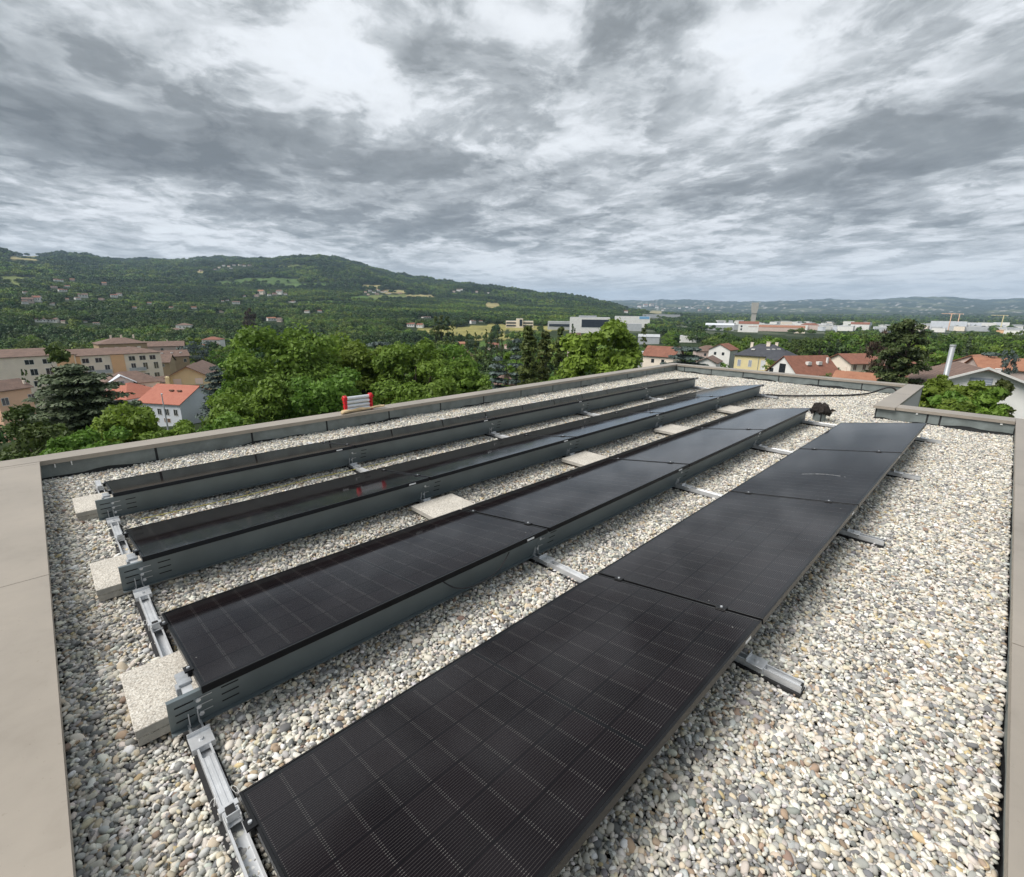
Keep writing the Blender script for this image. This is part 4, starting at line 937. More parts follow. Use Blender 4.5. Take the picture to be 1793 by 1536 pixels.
def house(name, label, u, d, veave, w, l, rel, roof, rise, wall, tiles, win=(), chim=(), cat='house', group=None, ov=.45, vbase=None, base=None, extra=None, winmat='pane', frame=True, small=False):
    """box of w x l metres turned rel degrees from facing the roof; eaves on row veave; stands on the land"""
    P = pt(u, 545, d); x, y = P[0], P[1]; g = H(x, y)-.3 if base is None else base
    ze = pt(u, veave, d)[2]; h = max(ze-g, 2.2); root = empty(name, (x, y, g), azim(u)-math.pi/2+R(rel), label=label, cat=cat, group=group)
    b = MB()
    if roof == 'gable': b.prism([(-l/2, 0), (l/2, 0), (l/2, h), (0, h+rise-.02), (-l/2, h)], 'x', -w/2, w/2)
    elif roof == 'gabley': b.prism([(-w/2, 0), (w/2, 0), (w/2, h), (0, h+rise-.02), (-w/2, h)], 'y', -l/2, l/2)
    else: b.box(-w/2, -l/2, 0, w/2, l/2, h)
    b.build('wall', M['w_'+wall], root)
    if roof == 'flat':
        q = MB(); t_ = .25
        q.box(-w/2-.05, -l/2-.05, h+.01, w/2+.05, l/2+.05, h+.16); q.build('roof', M[tiles], root)
    else:
        q = MB(); roof_geo(q, w, l, h+.02, rise, ov, roof); rf = q.build('roof', M[tiles], root)
        for (cx, cy, cw, chh) in chim:
            cw *= .6; chh *= .8
            zc = h+rise*(1-abs(cy)/(l/2)) if roof != 'gabley' else h+rise*(1-abs(cx)/(w/2))
            c = MB().box(cx-cw/2, cy-cw*.4, zc-.5, cx+cw/2, cy+cw*.4, zc+chh).box(cx-cw*.6, cy-cw*.5, zc+chh, cx+cw*.6, cy+cw*.5, zc+chh+.1)
            c.build('chimney', M['w_cream'] if wall != 'white' else M['w_white'], rf)
    # windows: (face, x centre, sill height below the eaves, width, height[, material])
    for wn in win:
        f, cx, zb, ww, hh = wn[:5]; wm = wn[5] if len(wn) > 5 else winmat; z0 = h-zb
        if z0 < .2: continue
        half = (l/2 if f in 'FB' else w/2); ang = {'F': 0, 'R': math.pi/2, 'B': math.pi, 'L': -math.pi/2}[f]
        Mx = Matrix.Rotation(ang, 4, 'Z')
        if not small:
            fr = MB().box(cx-ww/2-.08, -half-.05, z0-.08, cx+ww/2+.08, -half-.003, z0, Mx).box(cx-ww/2-.08, -half-.05, z0+hh, cx+ww/2+.08, -half-.003, z0+hh+.08, Mx).box(cx-ww/2-.08, -half-.05, z0, cx-ww/2, -half-.003, z0+hh, Mx).box(cx+ww/2, -half-.05, z0, cx+ww/2+.08, -half-.003, z0+hh, Mx).box(cx-.03, -half-.04, z0, cx+.03, -half-.003, z0+hh, Mx).build('window', M['trim'], root)
            MB().box(cx-ww/2, -half-.02, z0, cx+ww/2, -half-.004, z0+hh, Mx).build('pane', M[wm], fr)
        else:
            MB().box(cx-ww/2, -half-.03, z0, cx+ww/2, -half-.004, z0+hh, Mx).build('window', M[wm], root)
    if extra: extra(root, h, w, l)
    root['_px'] = 0
    del root['_px']
    return root
def rowwin(f, xs, zb, w, h, *a): return [(f, x, zb, w, h, *a) for x in xs]

# ---------------- left side, the town below
def balcony(x0, x1, zb, rail='trim'):
    def go(root, h, w, l):
        MB().box(x0, -l/2-1.2, h-zb-.18, x1, -l/2-.004, h-zb).build('balcony', M['trim'], root)
        MB().box(x0, -l/2-1.2, h-zb, x1, -l/2-1.12, h-zb+.95).build('railing', M['w_grey'], root)
    return go
def multi(*fs):
    def go(root, h, w, l):
        for f in fs: f(root, h, w, l)
    return go
def panel_wall(x0, x1, mat='w_orange', zb=30, zt=.05):
    def go(root, h, w, l): MB().box(x0, -l/2-.22, max(0, h-zb), x1, -l/2-.004, h-zt).build('coloured_bay', M[mat], root)
    return go
house('apartment_building', 'long cream and orange apartment block with brown roof, seen behind the big cedar', 160, 195, 619, 28, 11, 8, 'hip', 1.5, 'cream', 'tile_brown',
      win=rowwin('F', (-4.5, -1.5, 6.5, 9.2, 11.8), 2.3, 1.5, 1.3)+rowwin('F', (-3.5, .2, 6.6, 9.6, 12.4), 5.2, 1.1, 2.0)+rowwin('F', (-3.5, .2, 6.6, 9.6, 12.2), 8.4, 1.3, 1.9)+rowwin('R', (-2.5, 2), 5, 1, 1.3),
      extra=multi(panel_wall(1.4, 4.6), panel_wall(-9, -5.6), balcony(-4.6, 1.0, 5.4), balcony(5.2, 9.5, 5.4), balcony(-4.6, 1.0, 8.6), balcony(5.2, 9.5, 8.6)), cat='apartment block')
house('apartment_building', 'cream and orange apartment block at the left picture edge, left of the big cedar', -24, 188, 624, 29, 11, 4, 'hip', 1.6, 'cream', 'tile_brown',
      win=rowwin('F', (5, 8.5), 2.3, 1.7, 1.2)+rowwin('F', (5.5, 8.6), 5.2, 1.4, 1.6)+rowwin('F', (9.0,), 8.2, 1.6, 1.9)+rowwin('F', (3, 5.6), 8.2, 1.3, 1.4),
      extra=multi(panel_wall(10.4, 14.2), balcony(7.4, 10.3, 7.9), balcony(7.4, 10.3, 10.6)), cat='apartment block')
house('mansion', 'old ochre stone mansion with low brown roof, rising behind the apartment block', 199, 265, 600, 16, 12, 10, 'hip', 2.0, 'ochre', 'tile_brown',
      win=rowwin('F', (-6, -2.5, 1.5, 5), 3.4, 1.1, 1.9, 'w_cream'), chim=((-2.5, 1, 1.0, 1.6), (1, 1, 1.0, 1.6), (5, 0, .8, 1.3)), cat='mansion')
house('old_farmhouse', 'long old farm building with brown tiled roof right of the mansion', 274, 285, 605, 17, 9, -6, 'gable', 1.9, 'pink', 'tile_brown', win=rowwin('F', (-6, 0, 6), 2.3, 1, 1.2), chim=((-7, 2, .8, 1.2), (2, 1, .8, 1.2)), cat='farm building')
house('old_farmhouse', 'brown-roofed old house with skylights in front of the long farm building', 280, 240, 623, 13, 8, 8, 'gable', 2.0, 'ochre', 'tile_brown', win=rowwin('F', (-4, 1, 5), 2.6, .9, 1.2)+rowwin('R', (0,), 2, 1, 1.2), cat='farm building',
      extra=lambda root, h, w, l: [MB().box(x, -l*.28, h+.92, x+.8, -l*.28+.9, h+1.25).build('skylight', M['trim'], root) for x in (-2.5, .8, 3.8)])
house('old_farmhouse', 'low brown-roofed outbuilding below the skylight roof', 252, 226, 633, 12, 8, -16, 'gable', 2.3, 'ochre', 'tile_brown', win=rowwin('F', (-4, 0, 4), 1.8, .8, .9), cat='farm building')
def dormer(root, h, w, l):
    b = MB(); b.prism([(-4.3, h-3.5), (.3, h-3.5), (.3, h+.3), (-2.0, h+1.6), (-4.3, h+.3)], 'y', -l/2-.9, l/2*.2); g = b.build('front_gable', M['w_white'], root)
    MB().prism([(-5.0, h-.1), (-2.0, h+1.75), (1.0, h-.1), (1.0, h+.1), (-2.0, h+1.95), (-5.0, h+.1)], 'y', -l/2-1.3, l/2*.2).build('trim', M['w_palegrey'], g)
    MB().box(-2.5, -l/2-.93, h-.4, -1.5, -l/2-.905, h+.6).build('window', M['w_shutter_grey'], g)
house('villa', 'white villa with a small front gable and blue-grey shutters, in front of the apartment block', 203, 158, 668, 11.5, 8, 4, 'hip', 2.4, 'white', 'tile_brown',
      win=rowwin('F', (1.6, 2.9, 4.2), 4.0, .7, 1.9, 'w_shutter_grey')+rowwin('F', (2.2,), 1.4, .8, .5), extra=dormer, cat='villa')
house('terraced_house', 'white house with salmon tiled roof and grey gable end behind the lamp post', 290, 138, 699, 11.5, 11.5, -48, 'gable', 3.2, 'palegrey', 'tile_salmon',
      win=rowwin('F', (-4.6, -2.6, -.2, 1.9, 4.3), 2.9, 1.0, 1.4)+rowwin('F', (-5.2, -1.7, 1.6), 4.6, 1.7, .9, 'w_shutter')+rowwin('F', (-4, -.4, 3.6), 6.8, 1.6, 1.7)+rowwin('R', (1.2,), 2.2, 1.6, 1.3), cat='house',
      extra=lambda root, h, w, l: [MB().box(x, -l*.22, h+2.05, x+1.0, -l*.22+.5, h+2.35).build('roof_vent', M['w_shutter'], root) for x in (-.2, 2.0)])
house('terraced_house', 'white house with salmon hipped roof between the big cedar and the lamp post', 200, 152, 692, 11, 10, 40, 'hip', 2.8, 'palegrey', 'tile_salmon', win=rowwin('F', (-3, 1.5, 4.5), 3.2, 1.4, 1.4)+rowwin('R', (-4, 0, 4), 3.2, 1.4, 1.4), cat='house')
def chalet(root, h, w, l):
    MB().box(-w/2+1.0, -l/2-1.6, h-3.3, w/2-.6, -l/2-.004, h-3.05).build('balcony', M['w_shutter'], root)
    MB().box(-w/2+1.4, -l/2-1.6, h-3.05, w/2-.6, -l/2-1.52, h-2.1).build('railing', M['w_shutter'], root)
    MB().box(-w/2-.1, -l/2-1.7, 0, -w/2+.7, -l/2-.004, h+.1).build('wing_wall', M['w_yellow'], root)
house('chalet', 'pale yellow chalet-like house with wide brown gable roof and wooden balcony', 318, 150, 656, 9.0, 8.5, -12, 'gabley', 2.5, 'yellow', 'tile_brown', win=rowwin('F', (-2.5, 2.2), 2.0, 1.5, 1.3, 'w_cream')+rowwin('F', (-2, 3), 5.4, 1.2, 1.6), extra=chalet, ov=.7)
house('chalet', 'brown gable roof stepping up behind the pale yellow chalet', 334, 172, 646, 8.0, 8, -12, 'gabley', 2.1, 'yellow', 'tile_brown', ov=.7)
house('house', 'orange rendered house with brown roof at the left edge below the cedar', -34, 150, 682, 6.5, 6, 34, 'gable', 1.6, 'salmonwall', 'tile_brown', win=rowwin('F', (-2, 3), 3.3, 1.2, 1.5)+rowwin('R', (0,), 3, 1.2, 1.4), chim=((3, -2, .6, .8),))
house('house', 'white three-level house with small red porch roofs above the trees', 366, hit(366, 626), 594, 12, 10, -20, 'hip', 1.8, 'white', 'tile_red', win=rowwin('F', (-3, 0, 3), 2.3, 1.1, 1.2)+rowwin('F', (-2.5, 2.5), 7.5, 1.3, 1.8),
      extra=lambda root, h, w, l: MB().prism([(-l/2-3, h-4.6), (-l/2-.004, h-3.2), (-l/2-.004, h-3.4), (-l/2-3, h-4.8)], 'x', -w/2, w/2-1).build('porch_roof', M['tile_red'], root))
house('house', 'cream house with grey roof, left of a pair among the trees', 300, hit(300, 590), 577, 17, 12, -4, 'hip', 1.6, 'cream', 'tile_brown', win=rowwin('F', (-4, -.5, 3), 3.4, 1.2, 1.6))
house('house', 'tall white house, right of a pair among the trees', 319, hit(319, 586), 569, 15, 12, -18, 'hip', 2.0, 'white', 'tile_brown', win=rowwin('F', (-3, 1, 4), 3.4, 1.2, 1.6))
house('shed', 'small pinkish shed roof in the gardens below the farm buildings', 257, 168, 668, 6, 5, 10, 'gable', 1.2, 'pink', 'tile_brown', cat='shed')
house('house', 'top of a salmon hipped roof peeping over the left parapet', 541, 66, 734, 4.6, 4.6, 20, 'hip', 1.3, 'salmonwall', 'tile_salmon')
house('house', 'dark brown hipped roof under the tall trees, just above the left parapet', 884, 95, 667, 3.6, 3.8, 12, 'hip', 1.7, 'ochre', 'tile_brown')
lp = empty('lamp_post', (*pt(256, 545, 118)[:2], H(*pt(256, 545, 118)[:2])), label='grey lamp post in front of the salmon-roofed house', cat='lamp post')
hh_ = pt(250, 692, 118)[2]-lp.location.z
MB().tube([(0, 0, 0), (0, 0, hh_*.6), (0, 0, hh_)], [.16, .12, .08], 8).build('post', M['w_grey'], lp); MB().box(-.12, -.7, hh_-.1, .12, .1, hh_+.05).build('lamp_head', M['w_grey'], lp)
# gardens in the middle distance
for a in (('orange-brown long house by the row of slim trees', 799, hit(800, 611), 601, 14, 9, 0, 'gable', 1.3, 'orange', 'tile_orange'), ('small pink house with red roof below the beige field', 864, hit(864, 613), 603, 9, 8, -8, 'gable', 1.4, 'pink', 'tile_red'),
          ('red-tiled roof beside the blue-grey firs', 893, hit(893, 611), 604, 8, 7, 20, 'hip', 1.5, 'pink', 'tile_red'), ('brown gable roof in the shrubs above the big green trees', 808, 150, 621, 4, 4, 30, 'gable', 1.0, 'ochre', 'tile_brown'),
          ('narrow brown chimney house behind the poplars', 1008, 200, 596, 4, 6, 15, 'gable', 3.0, 'pink', 'tile_brown')):
    house('house', a[0], *a[1:4], a[4], a[5], a[6], a[7], a[8], a[9], a[10], win=rowwin('F', (-1.5, 1.5), 2.2, .9, 1.1), small=True)

# ---------------- right side, beyond the far parapet
def slate_extra(root, h, w, l):
    MB().box(2.0, -l/2-2.0, 0, 5.6, -l/2-.004, h-.8).build('porch', M['w_yellow'], root)
    MB().prism([(-l/2-2.3, h-.9), (-l/2-.004, h+.1), (-l/2-.004, h-.05), (-l/2-2.3, h-1.05)], 'x', 1.7, 5.9).build('porch_roof', M['slate'], root)
    MB().tube([(-.4, -l/2-.09, 0), (-.4, -l/2-.09, h)], .07, 6).build('drainpipe', M['w_metalgrey'], root)
    for k, (x, y) in enumerate(((-3.2, -.34), (.6, -.24), (1.9, -.22), (3.2, -.2))): MB().box(x, l*y, h+1.25, x+.9, l*y+.7, h+1.6+.1*k).build('skylight', M['trim'], root)
house('house', 'yellow house with dark slate roof and skylights, beside the slim dark cypress', 1352, 160, 621, 14, 10, -14, 'hip', 2.9, 'yellow', 'slate',
      win=rowwin('F', (-5.6, -2.6), 3.4, .8, 1.8, 'w_shutter_grey')+rowwin('F', (.9,), 4.0, 1.2, 2.6, 'w_palegrey')+rowwin('F', (-5.6, -2.6), 6.4, .8, 1.6, 'w_shutter_grey')+rowwin('L', (-2, 2), 3.6, 1, 1.8, 'w_shutter_grey'),
      chim=((-4.5, 1.5, 1.2, 1.3), (.5, -.6, 1.6, 1.2), (2.4, .4, 1.2, .9)), extra=slate_extra)
def white_gable(root, h, w, l):
    MB().box(-1.2, -l/2-.03, h-.6, .8, -l/2-.004, h+2.3).build('window', M['pane'], root)
    MB().box(-4.3, -l/2-.03, h-.2, -3.0, -l/2-.004, h+.9).build('window', M['pane'], root); MB().box(2.6, -l/2-.03, h-.8, 4.2, -l/2-.004, h-.1).build('window', M['pane'], root)
    for y in (-.15, .1): MB().box(w*.20, l*y, h+2.2, w*.20+.9, l*y+1.0, h+2.95).build('skylight', M['trim'], root)
house('house', 'white gable-fronted house with large red tiled roof just behind the far parapet', 1424, 138, 654, 10.5, 12, -46, 'gabley', 4.2, 'white', 'tile_red', chim=((2.0, 4.5, .7, 1.4),), extra=white_gable, ov=.35)
house('house', 'cream house with red gable roof and dark covered porch, left chimney, behind the parapet', 1508, 160, 633, 8.5, 8.0, -46, 'gabley', 2.0, 'cream', 'tile_red', win=rowwin('R', (-2.8, 0, 2.8), 1.9, .9, 1.3, 'w_shutter')+rowwin('R', (-2,), 4.4, .9, .6), chim=((-3.6, 0, .5, 1.0),), ov=.6,
      extra=lambda root, h, w, l: (MB().box(-w/2-3.4, -l/2+1.0, 0, -w/2-.004, l/2-2, h-2.6).build('porch', M['w_shutter'], root), MB().prism([(-w/2-4.0, h-2.6), (-w/2-.004, h-.4), (-w/2-.004, h-.6), (-w/2-4.0, h-2.8)], 'y', -l/2+.6, l/2-1.6).build('porch_roof', M['tile_red'], root)))
house('house', 'long low red tiled roof directly behind the far parapet', 1562, 98, 678, 11.5, 7.0, -8, 'gable', 2.0, 'cream', 'tile_orange', ov=.3, chim=((-4.6, 0, .35, .7),))
house('house', 'low yellow house with red hipped roof behind the pine trunks', 1605, 148, 648, 11, 8, 6, 'hip', 1.9, 'yellow', 'tile_red', win=rowwin('F', (-3, 2, 3.6), 2.3, .7, 1.5, 'w_shutter'))
house('house', 'cream house with orange-red roof behind the low yellow house', 1634, 182, 633, 9.5, 9, -25, 'gabley', 2.2, 'cream', 'tile_orange', win=rowwin('F', (-3, 2), 2.3, .9, 1.2))
house('house', 'cream house half hidden by the two pines', 1566, 190, 636, 11, 8, 14, 'gabley', 2.2, 'cream', 'tile_red', win=rowwin('F', (-2, 2), 2.3, .9, 1.2, 'w_shutter'))
house('house', 'long low house with dull pink-brown roof behind the metal flue', 1680, 190, 637, 15, 9, 12, 'hip', 2.2, 'cream', 'tile_brown')
house('house', 'house with orange tiled roof behind the white modern house', 1738, 165, 640, 10, 9, -20, 'gabley', 2.5, 'pink', 'tile_orange', win=rowwin('F', (-1,), 2.1, 1, 1.2))
house('house', 'pinkish roof at the right picture edge above the brown roof', 1788, 150, 645, 11, 9, 20, 'gable', 2.0, 'pink', 'tile_orange')
def modern(root, h, w, l):
    MB().box(-2.9, -l/2-1.3, h-3.0, 1.2, -l/2-.004, h-2.85).build('balcony', M['trim'], root)
    MB().box(-1.4, -l/2-.06, h-1.3, 1.0, -l/2-.004, h+.85).build('louvre_window', M['w_shutter_grey'], root)
    for k in range(6): MB().box(-1.3, -l/2-.09, h-1.15+.32*k, .9, -l/2-.061, h-1.07+.32*k).build('louvre_slat', M['w_palegrey'], root)
    MB().box(-2.8, -l/2-.05, h-6, 1.0, -l/2-.004, h-3.4).build('window', M['pane'], root)
    for s in (-1, 1): MB().prism([(s*(w/2+.9), h-.55), (s*.0, h+2.45), (0, h+2.15), (s*(w/2+.9), h-.85)], 'y', -l/2-.95, -l/2-.80).build('barge_board', M['trim'], root)
house('modern_house', 'white house with wide low brown gable roof and louvred window, right of the metal flue', 1726, 98, 667, 12.5, 11, 16, 'gabley', 2.1, 'white', 'tile_brown', ov=.9, chim=((3.4, 1.2, .9, .8),), extra=modern, cat='house')
fl = pt(1648, 692, 50); fb = H(fl[0], fl[1]); tz = pt(1663, 606, 50)[2]
fo = empty('flue_pipe', (fl[0], fl[1], fb), label='tall slanting light grey metal flue standing among the bushes', cat='flue')
dv = (pt(1668, 607, 30)-pt(1649, 668, 30)); L_ = tz-fb
bx_ = float(pt(1668, 607, 50)[0]-fl[0]); by_ = float(pt(1668, 607, 50)[1]-fl[1])
kx = ky = .02
MB().tube([(-kx, -ky, 0), (kx*.7, ky*.7, L_)], .17, 14).build('pipe', M['galv'], fo, smooth=True); MB().tube([(kx*.7, ky*.7, L_-.02), (kx*.71, ky*.71, L_+.10)], .195, 14).build('pipe_rim', M['alu'], fo)
for a in (('white house with stepped red roof among trees beyond the big green tree', 1275, 205, 611, 8, 8, -20, 'gabley', 2.0, 'white', 'tile_red'), ('low house with brown-red roof left of the stepped white house', 1247, 215, 613, 10, 8, 10, 'hip', 1.8, 'pink', 'tile_brown'),
          ('red tiled roof left of the flat-topped cedar', 1168, 150, 621, 9, 8, -20, 'gable', 2.4, 'cream', 'tile_red'), ('grey sheet roof between the bright green tree and the red roof', 1145, 160, 621, 7, 7, 0, 'gable', 1.0, 'grey', 'w_grey'),
          ('white house wall right of the flat-topped cedar', 1252, 120, 632, 4, 6, -10, 'gabley', 1.0, 'white', 'tile_brown')):
    house('house', a[0], *a[1:4], a[4], a[5], a[6], a[7], a[8], a[9], a[10], win=rowwin('F', (-1.5, 1.5), 2.2, .9, 1.1), small=True)

# ---------------- works and warehouses on the plain
def block(name, label, u0, u1, vt, vb, wall, roof='flat_roof', depth=30, rel=0, win=None, cat='warehouse', group=None, d=None, kind_='flat', rise=0.0, tiles=None):
    uc = (u0+u1)/2; d = d or hit(uc, vb) or 900
    P = pt(uc, vb, d); w = (u1-u0)*sight(P)/FPX/ max(.3, math.cos(R(rel)))
    ex = None
    if win: 
        def ex(root, h, w_, l): [MB().box(w_*a-w_/2, -l/2-.3, h*(1-b1), w_*c-w_/2, -l/2-.01, h*(1-b0)).build('window_band', M[wm], root) for (a, c, b0, b1, wm) in win]
    return house(name, label, uc, d+depth/2, vt, w, depth, rel, kind_, rise, wall, tiles or roof, cat=cat, group=group, extra=ex, ov=.3, small=True)
block('office_building', 'large white company building with a dark glass band and rooftop plant', 999, 1068, 556, 584, 'white', depth=40, win=[(.30, .98, .12, .62, 'w_darkglass')], cat='office building')
block('plant_room', 'grey plant room standing on the roof of the white company building', 1014, 1045, 553, 557, 'metalgrey', depth=8, cat='plant room', d=hit(1033, 584)+14)
block('warehouse', 'long white hall right of the company building with blue end', 1078, 1138, 554, 574, 'white', depth=30, win=[(.70, .98, .0, .22, 'w_blue')])
block('warehouse', 'grey-roofed long hall behind the white hall', 1127, 1190, 551, 558, 'metalgrey', depth=40)
block('warehouse', 'low grey building in front of the company building', 960, 1010, 563, 578, 'grey', depth=20, win=[(.05, .95, .3, .6, 'w_darkglass')])
block('warehouse', 'pale grey building between the bright tree and the white hall', 1100, 1125, 567, 580, 'grey', depth=20)
block('warehouse', 'rounded grey hall behind the narrow dark tree', 1122, 1158, 589, 603, 'grey', depth=22, kind_='gable', rise=2, tiles='w_grey')
block('office_building', 'cream two-storey building with strip windows beyond the beige field', 886, 934, 562, 574, 'cream', depth=12, win=[(.02, .45, .2, .4, 'w_darkglass'), (.6, .98, .2, .4, 'w_darkglass'), (.02, .45, .6, .8, 'w_darkglass'), (.6, .98, .6, .8, 'w_darkglass')], cat='office building')
block('stair_tower', 'taller cream middle part with dark window of the strip-windowed building', 904, 916, 558, 574, 'cream', depth=13, d=hit(910, 574)-3, win=[(.5, .9, .1, .8, 'w_darkglass')], cat='tower')
block('warehouse', 'white hall with pale roof behind trees left of centre', 1196, 1224, 588, 600, 'white', depth=16)
block('warehouse', 'wide pale grey shed left of the red-roofed works', 1240, 1286, 569, 579, 'grey', depth=25, kind_='gable', rise=3, tiles='w_palegrey')
block('house', 'tall white house with red roof at the left end of the red-roofed works', 1298, 1330, 567, 582, 'white', depth=14, kind_='gable', rise=4, tiles='tile_red', win=[(.12, .2, .2, .4, 'w_darkglass'), (.12, .2, .55, .75, 'w_darkglass'), (.5, .95, .25, .35, 'w_pink')], cat='house')
block('factory', 'long low works with red tiled roofs and white gables', 1330, 1408, 573, 581, 'pink', depth=24, kind_='gable', rise=3.5, tiles='tile_orange', cat='factory')
block('factory', 'white strip-like works roof behind the red tiled roofs', 1332, 1412, 569, 574, 'white', depth=16, d=hit(1370, 578)+40, cat='factory')
block('factory', 'red-roofed block at the right end of the works', 1408, 1436, 569, 578, 'pink', depth=16, kind_='hip', rise=3.5, tiles='tile_red', cat='factory')
block('house', 'pale-roofed shed in front of the red-roofed works', 1397, 1414, 579, 584, 'cream', depth=12, kind_='shed', rise=1.0, tiles='w_palegrey', cat='shed')
block('house', 'white gabled house half hidden by trees right of the works', 1497, 1524, 568, 580, 'white', depth=12, kind_='gable', rise=4, tiles='tile_red', cat='house', win=[(.1, .2, .3, .7, 'w_darkglass'), (.5, .6, .3, .7, 'w_darkglass')])
block('warehouse', 'white angular building left of the white gabled house', 1482, 1498, 563, 576, 'white', depth=14)
block('warehouse', 'big pale grey hall with ribbed panels at the right, nearest of the far halls', 1642, 1690, 563, 578, 'palegrey', depth=60, rel=0)
for k, (a, b_, vt, vb) in enumerate(((1690, 1703, 566, 578), (1703, 1722, 565.5, 578), (1722, 1747, 565.5, 577), (1747, 1760, 565, 577), (1758, 1772, 565, 576))):
    block('warehouse', 'pale hall bay, %s of the five joined bays right of the ribbed hall' % ('first', 'second', 'third', 'fourth', 'last')[k], a, b_-.8, vt, vb, ('white', 'palegrey')[k % 2], depth=50, group='joined hall bays on the plain')
block('warehouse', 'low grey roof in front of the joined hall bays', 1692, 1778, 573, 579, 'grey', depth=20, d=hit(1735, 581))
block('shed', 'small orange-roofed shed in front of the far halls', 1752, 1776, 579, 583, 'orange', depth=10, d=hit(1764, 584), kind_='shed', rise=.6, tiles='tile_orange', cat='shed')
tw = empty('concrete_tower', (*pt(1318, 566, 1050)[:2], H(*pt(1318, 566, 1050)[:2])), azim(1318), label='tall bare concrete tower with a wider head, standing over the white halls', cat='tower')
ht = pt(1318, 530, 1050)[2]-tw.location.z
MB().box(-4, -4.2, 0, 4, 4.2, ht*.62).build('shaft', M['w_concrete'], tw); MB().prism([(-4.4, ht*.62), (4.4, ht*.62), (6.2, ht*.80), (6.2, ht), (-6.2, ht), (-6.2, ht*.80)], 'x', -5, 5).build('head', M['w_concrete'], tw)
nfar = ['far left', 'left', 'middle', 'right', 'far right']
far_blocks = []; FARB = []
def project_v(x, y, z): return pix((x, y, z))[1]
_rg = random.Random(5)
for k in range(84):
    u0 = 1262+_rg.random()*530; dd = _rg.uniform(1150, 2100); uw = _rg.uniform(6, 22)*1300/dd
    if 1306 < u0+uw/2 < 1330 and dd < 1300: continue
    if k < 10: u0 = 1258+k*26+_rg.uniform(-6, 6); dd = _rg.uniform(1050, 1350)
    far_blocks.append((u0, uw, dd, _rg.choice(['white', 'white', 'palegrey', 'grey', 'white', 'cream']), _rg.uniform(6, 10)))
for k, (u0, uw, dd, wl, hh) in enumerate(far_blocks):
    P = pt(u0, 555, dd); g = H(P[0], P[1]); w = uw*sight(P)/FPX
    sz_ = 'broad' if w > 40 else 'narrow' if w < 18 else 'mid-sized'
    FARB.append((u0-uw*.5, u0+uw*.5, project_v(P[0], P[1], g+hh), project_v(P[0], P[1], g+1), dd))
    root = empty('warehouse', (P[0], P[1], g-1), azim(u0)-math.pi/2+R(_rg.uniform(-25, 25)), label='%s %s far hall %s' % (sz_, {'white': 'white', 'palegrey': 'pale grey', 'grey': 'grey', 'cream': 'cream'}[wl], where(u0, project_v(P[0], P[1], g+4))), cat='warehouse', group='far industrial halls on the plain')
    MB().box(-w/2, -12, 0, w/2, 12, hh+1).build('wall', M['w_'+wl], root); MB().box(-w/2-.2, -12.2, hh+1.01, w/2+.2, 12.2, hh+1.7).build('roof', M['flat_roof'], root)
# tower cranes
for k, (u, d, vt, c, lb) in enumerate(((1667, 1500, 549, 'w_salmonwall', 'red tower crane, left of the pair above the far halls'), (1681, 1600, 549.5, 'w_salmonwall', 'red tower crane, right of the pair above the far halls'), (1758, 1500, 552, 'w_yellow', 'yellowish tower crane above the joined hall bays, right'))):
    P = pt(u, vt, d); g = H(P[0], P[1]); h = P[2]-g; root = empty('tower_crane', (P[0], P[1], g), azim(u)+R(90+_rg.uniform(-30, 30)), label=lb, cat='crane')
    MB().box(-.7, -.7, 0, .7, .7, h).build('mast', M[c], root); MB().box(-7, -.4, h-.9, 20, .4, h).build('jib', M[c], root); MB().box(-7, -.8, h-2.4, -5, .8, h-.91).build('counterweight', M['w_concrete'], root)

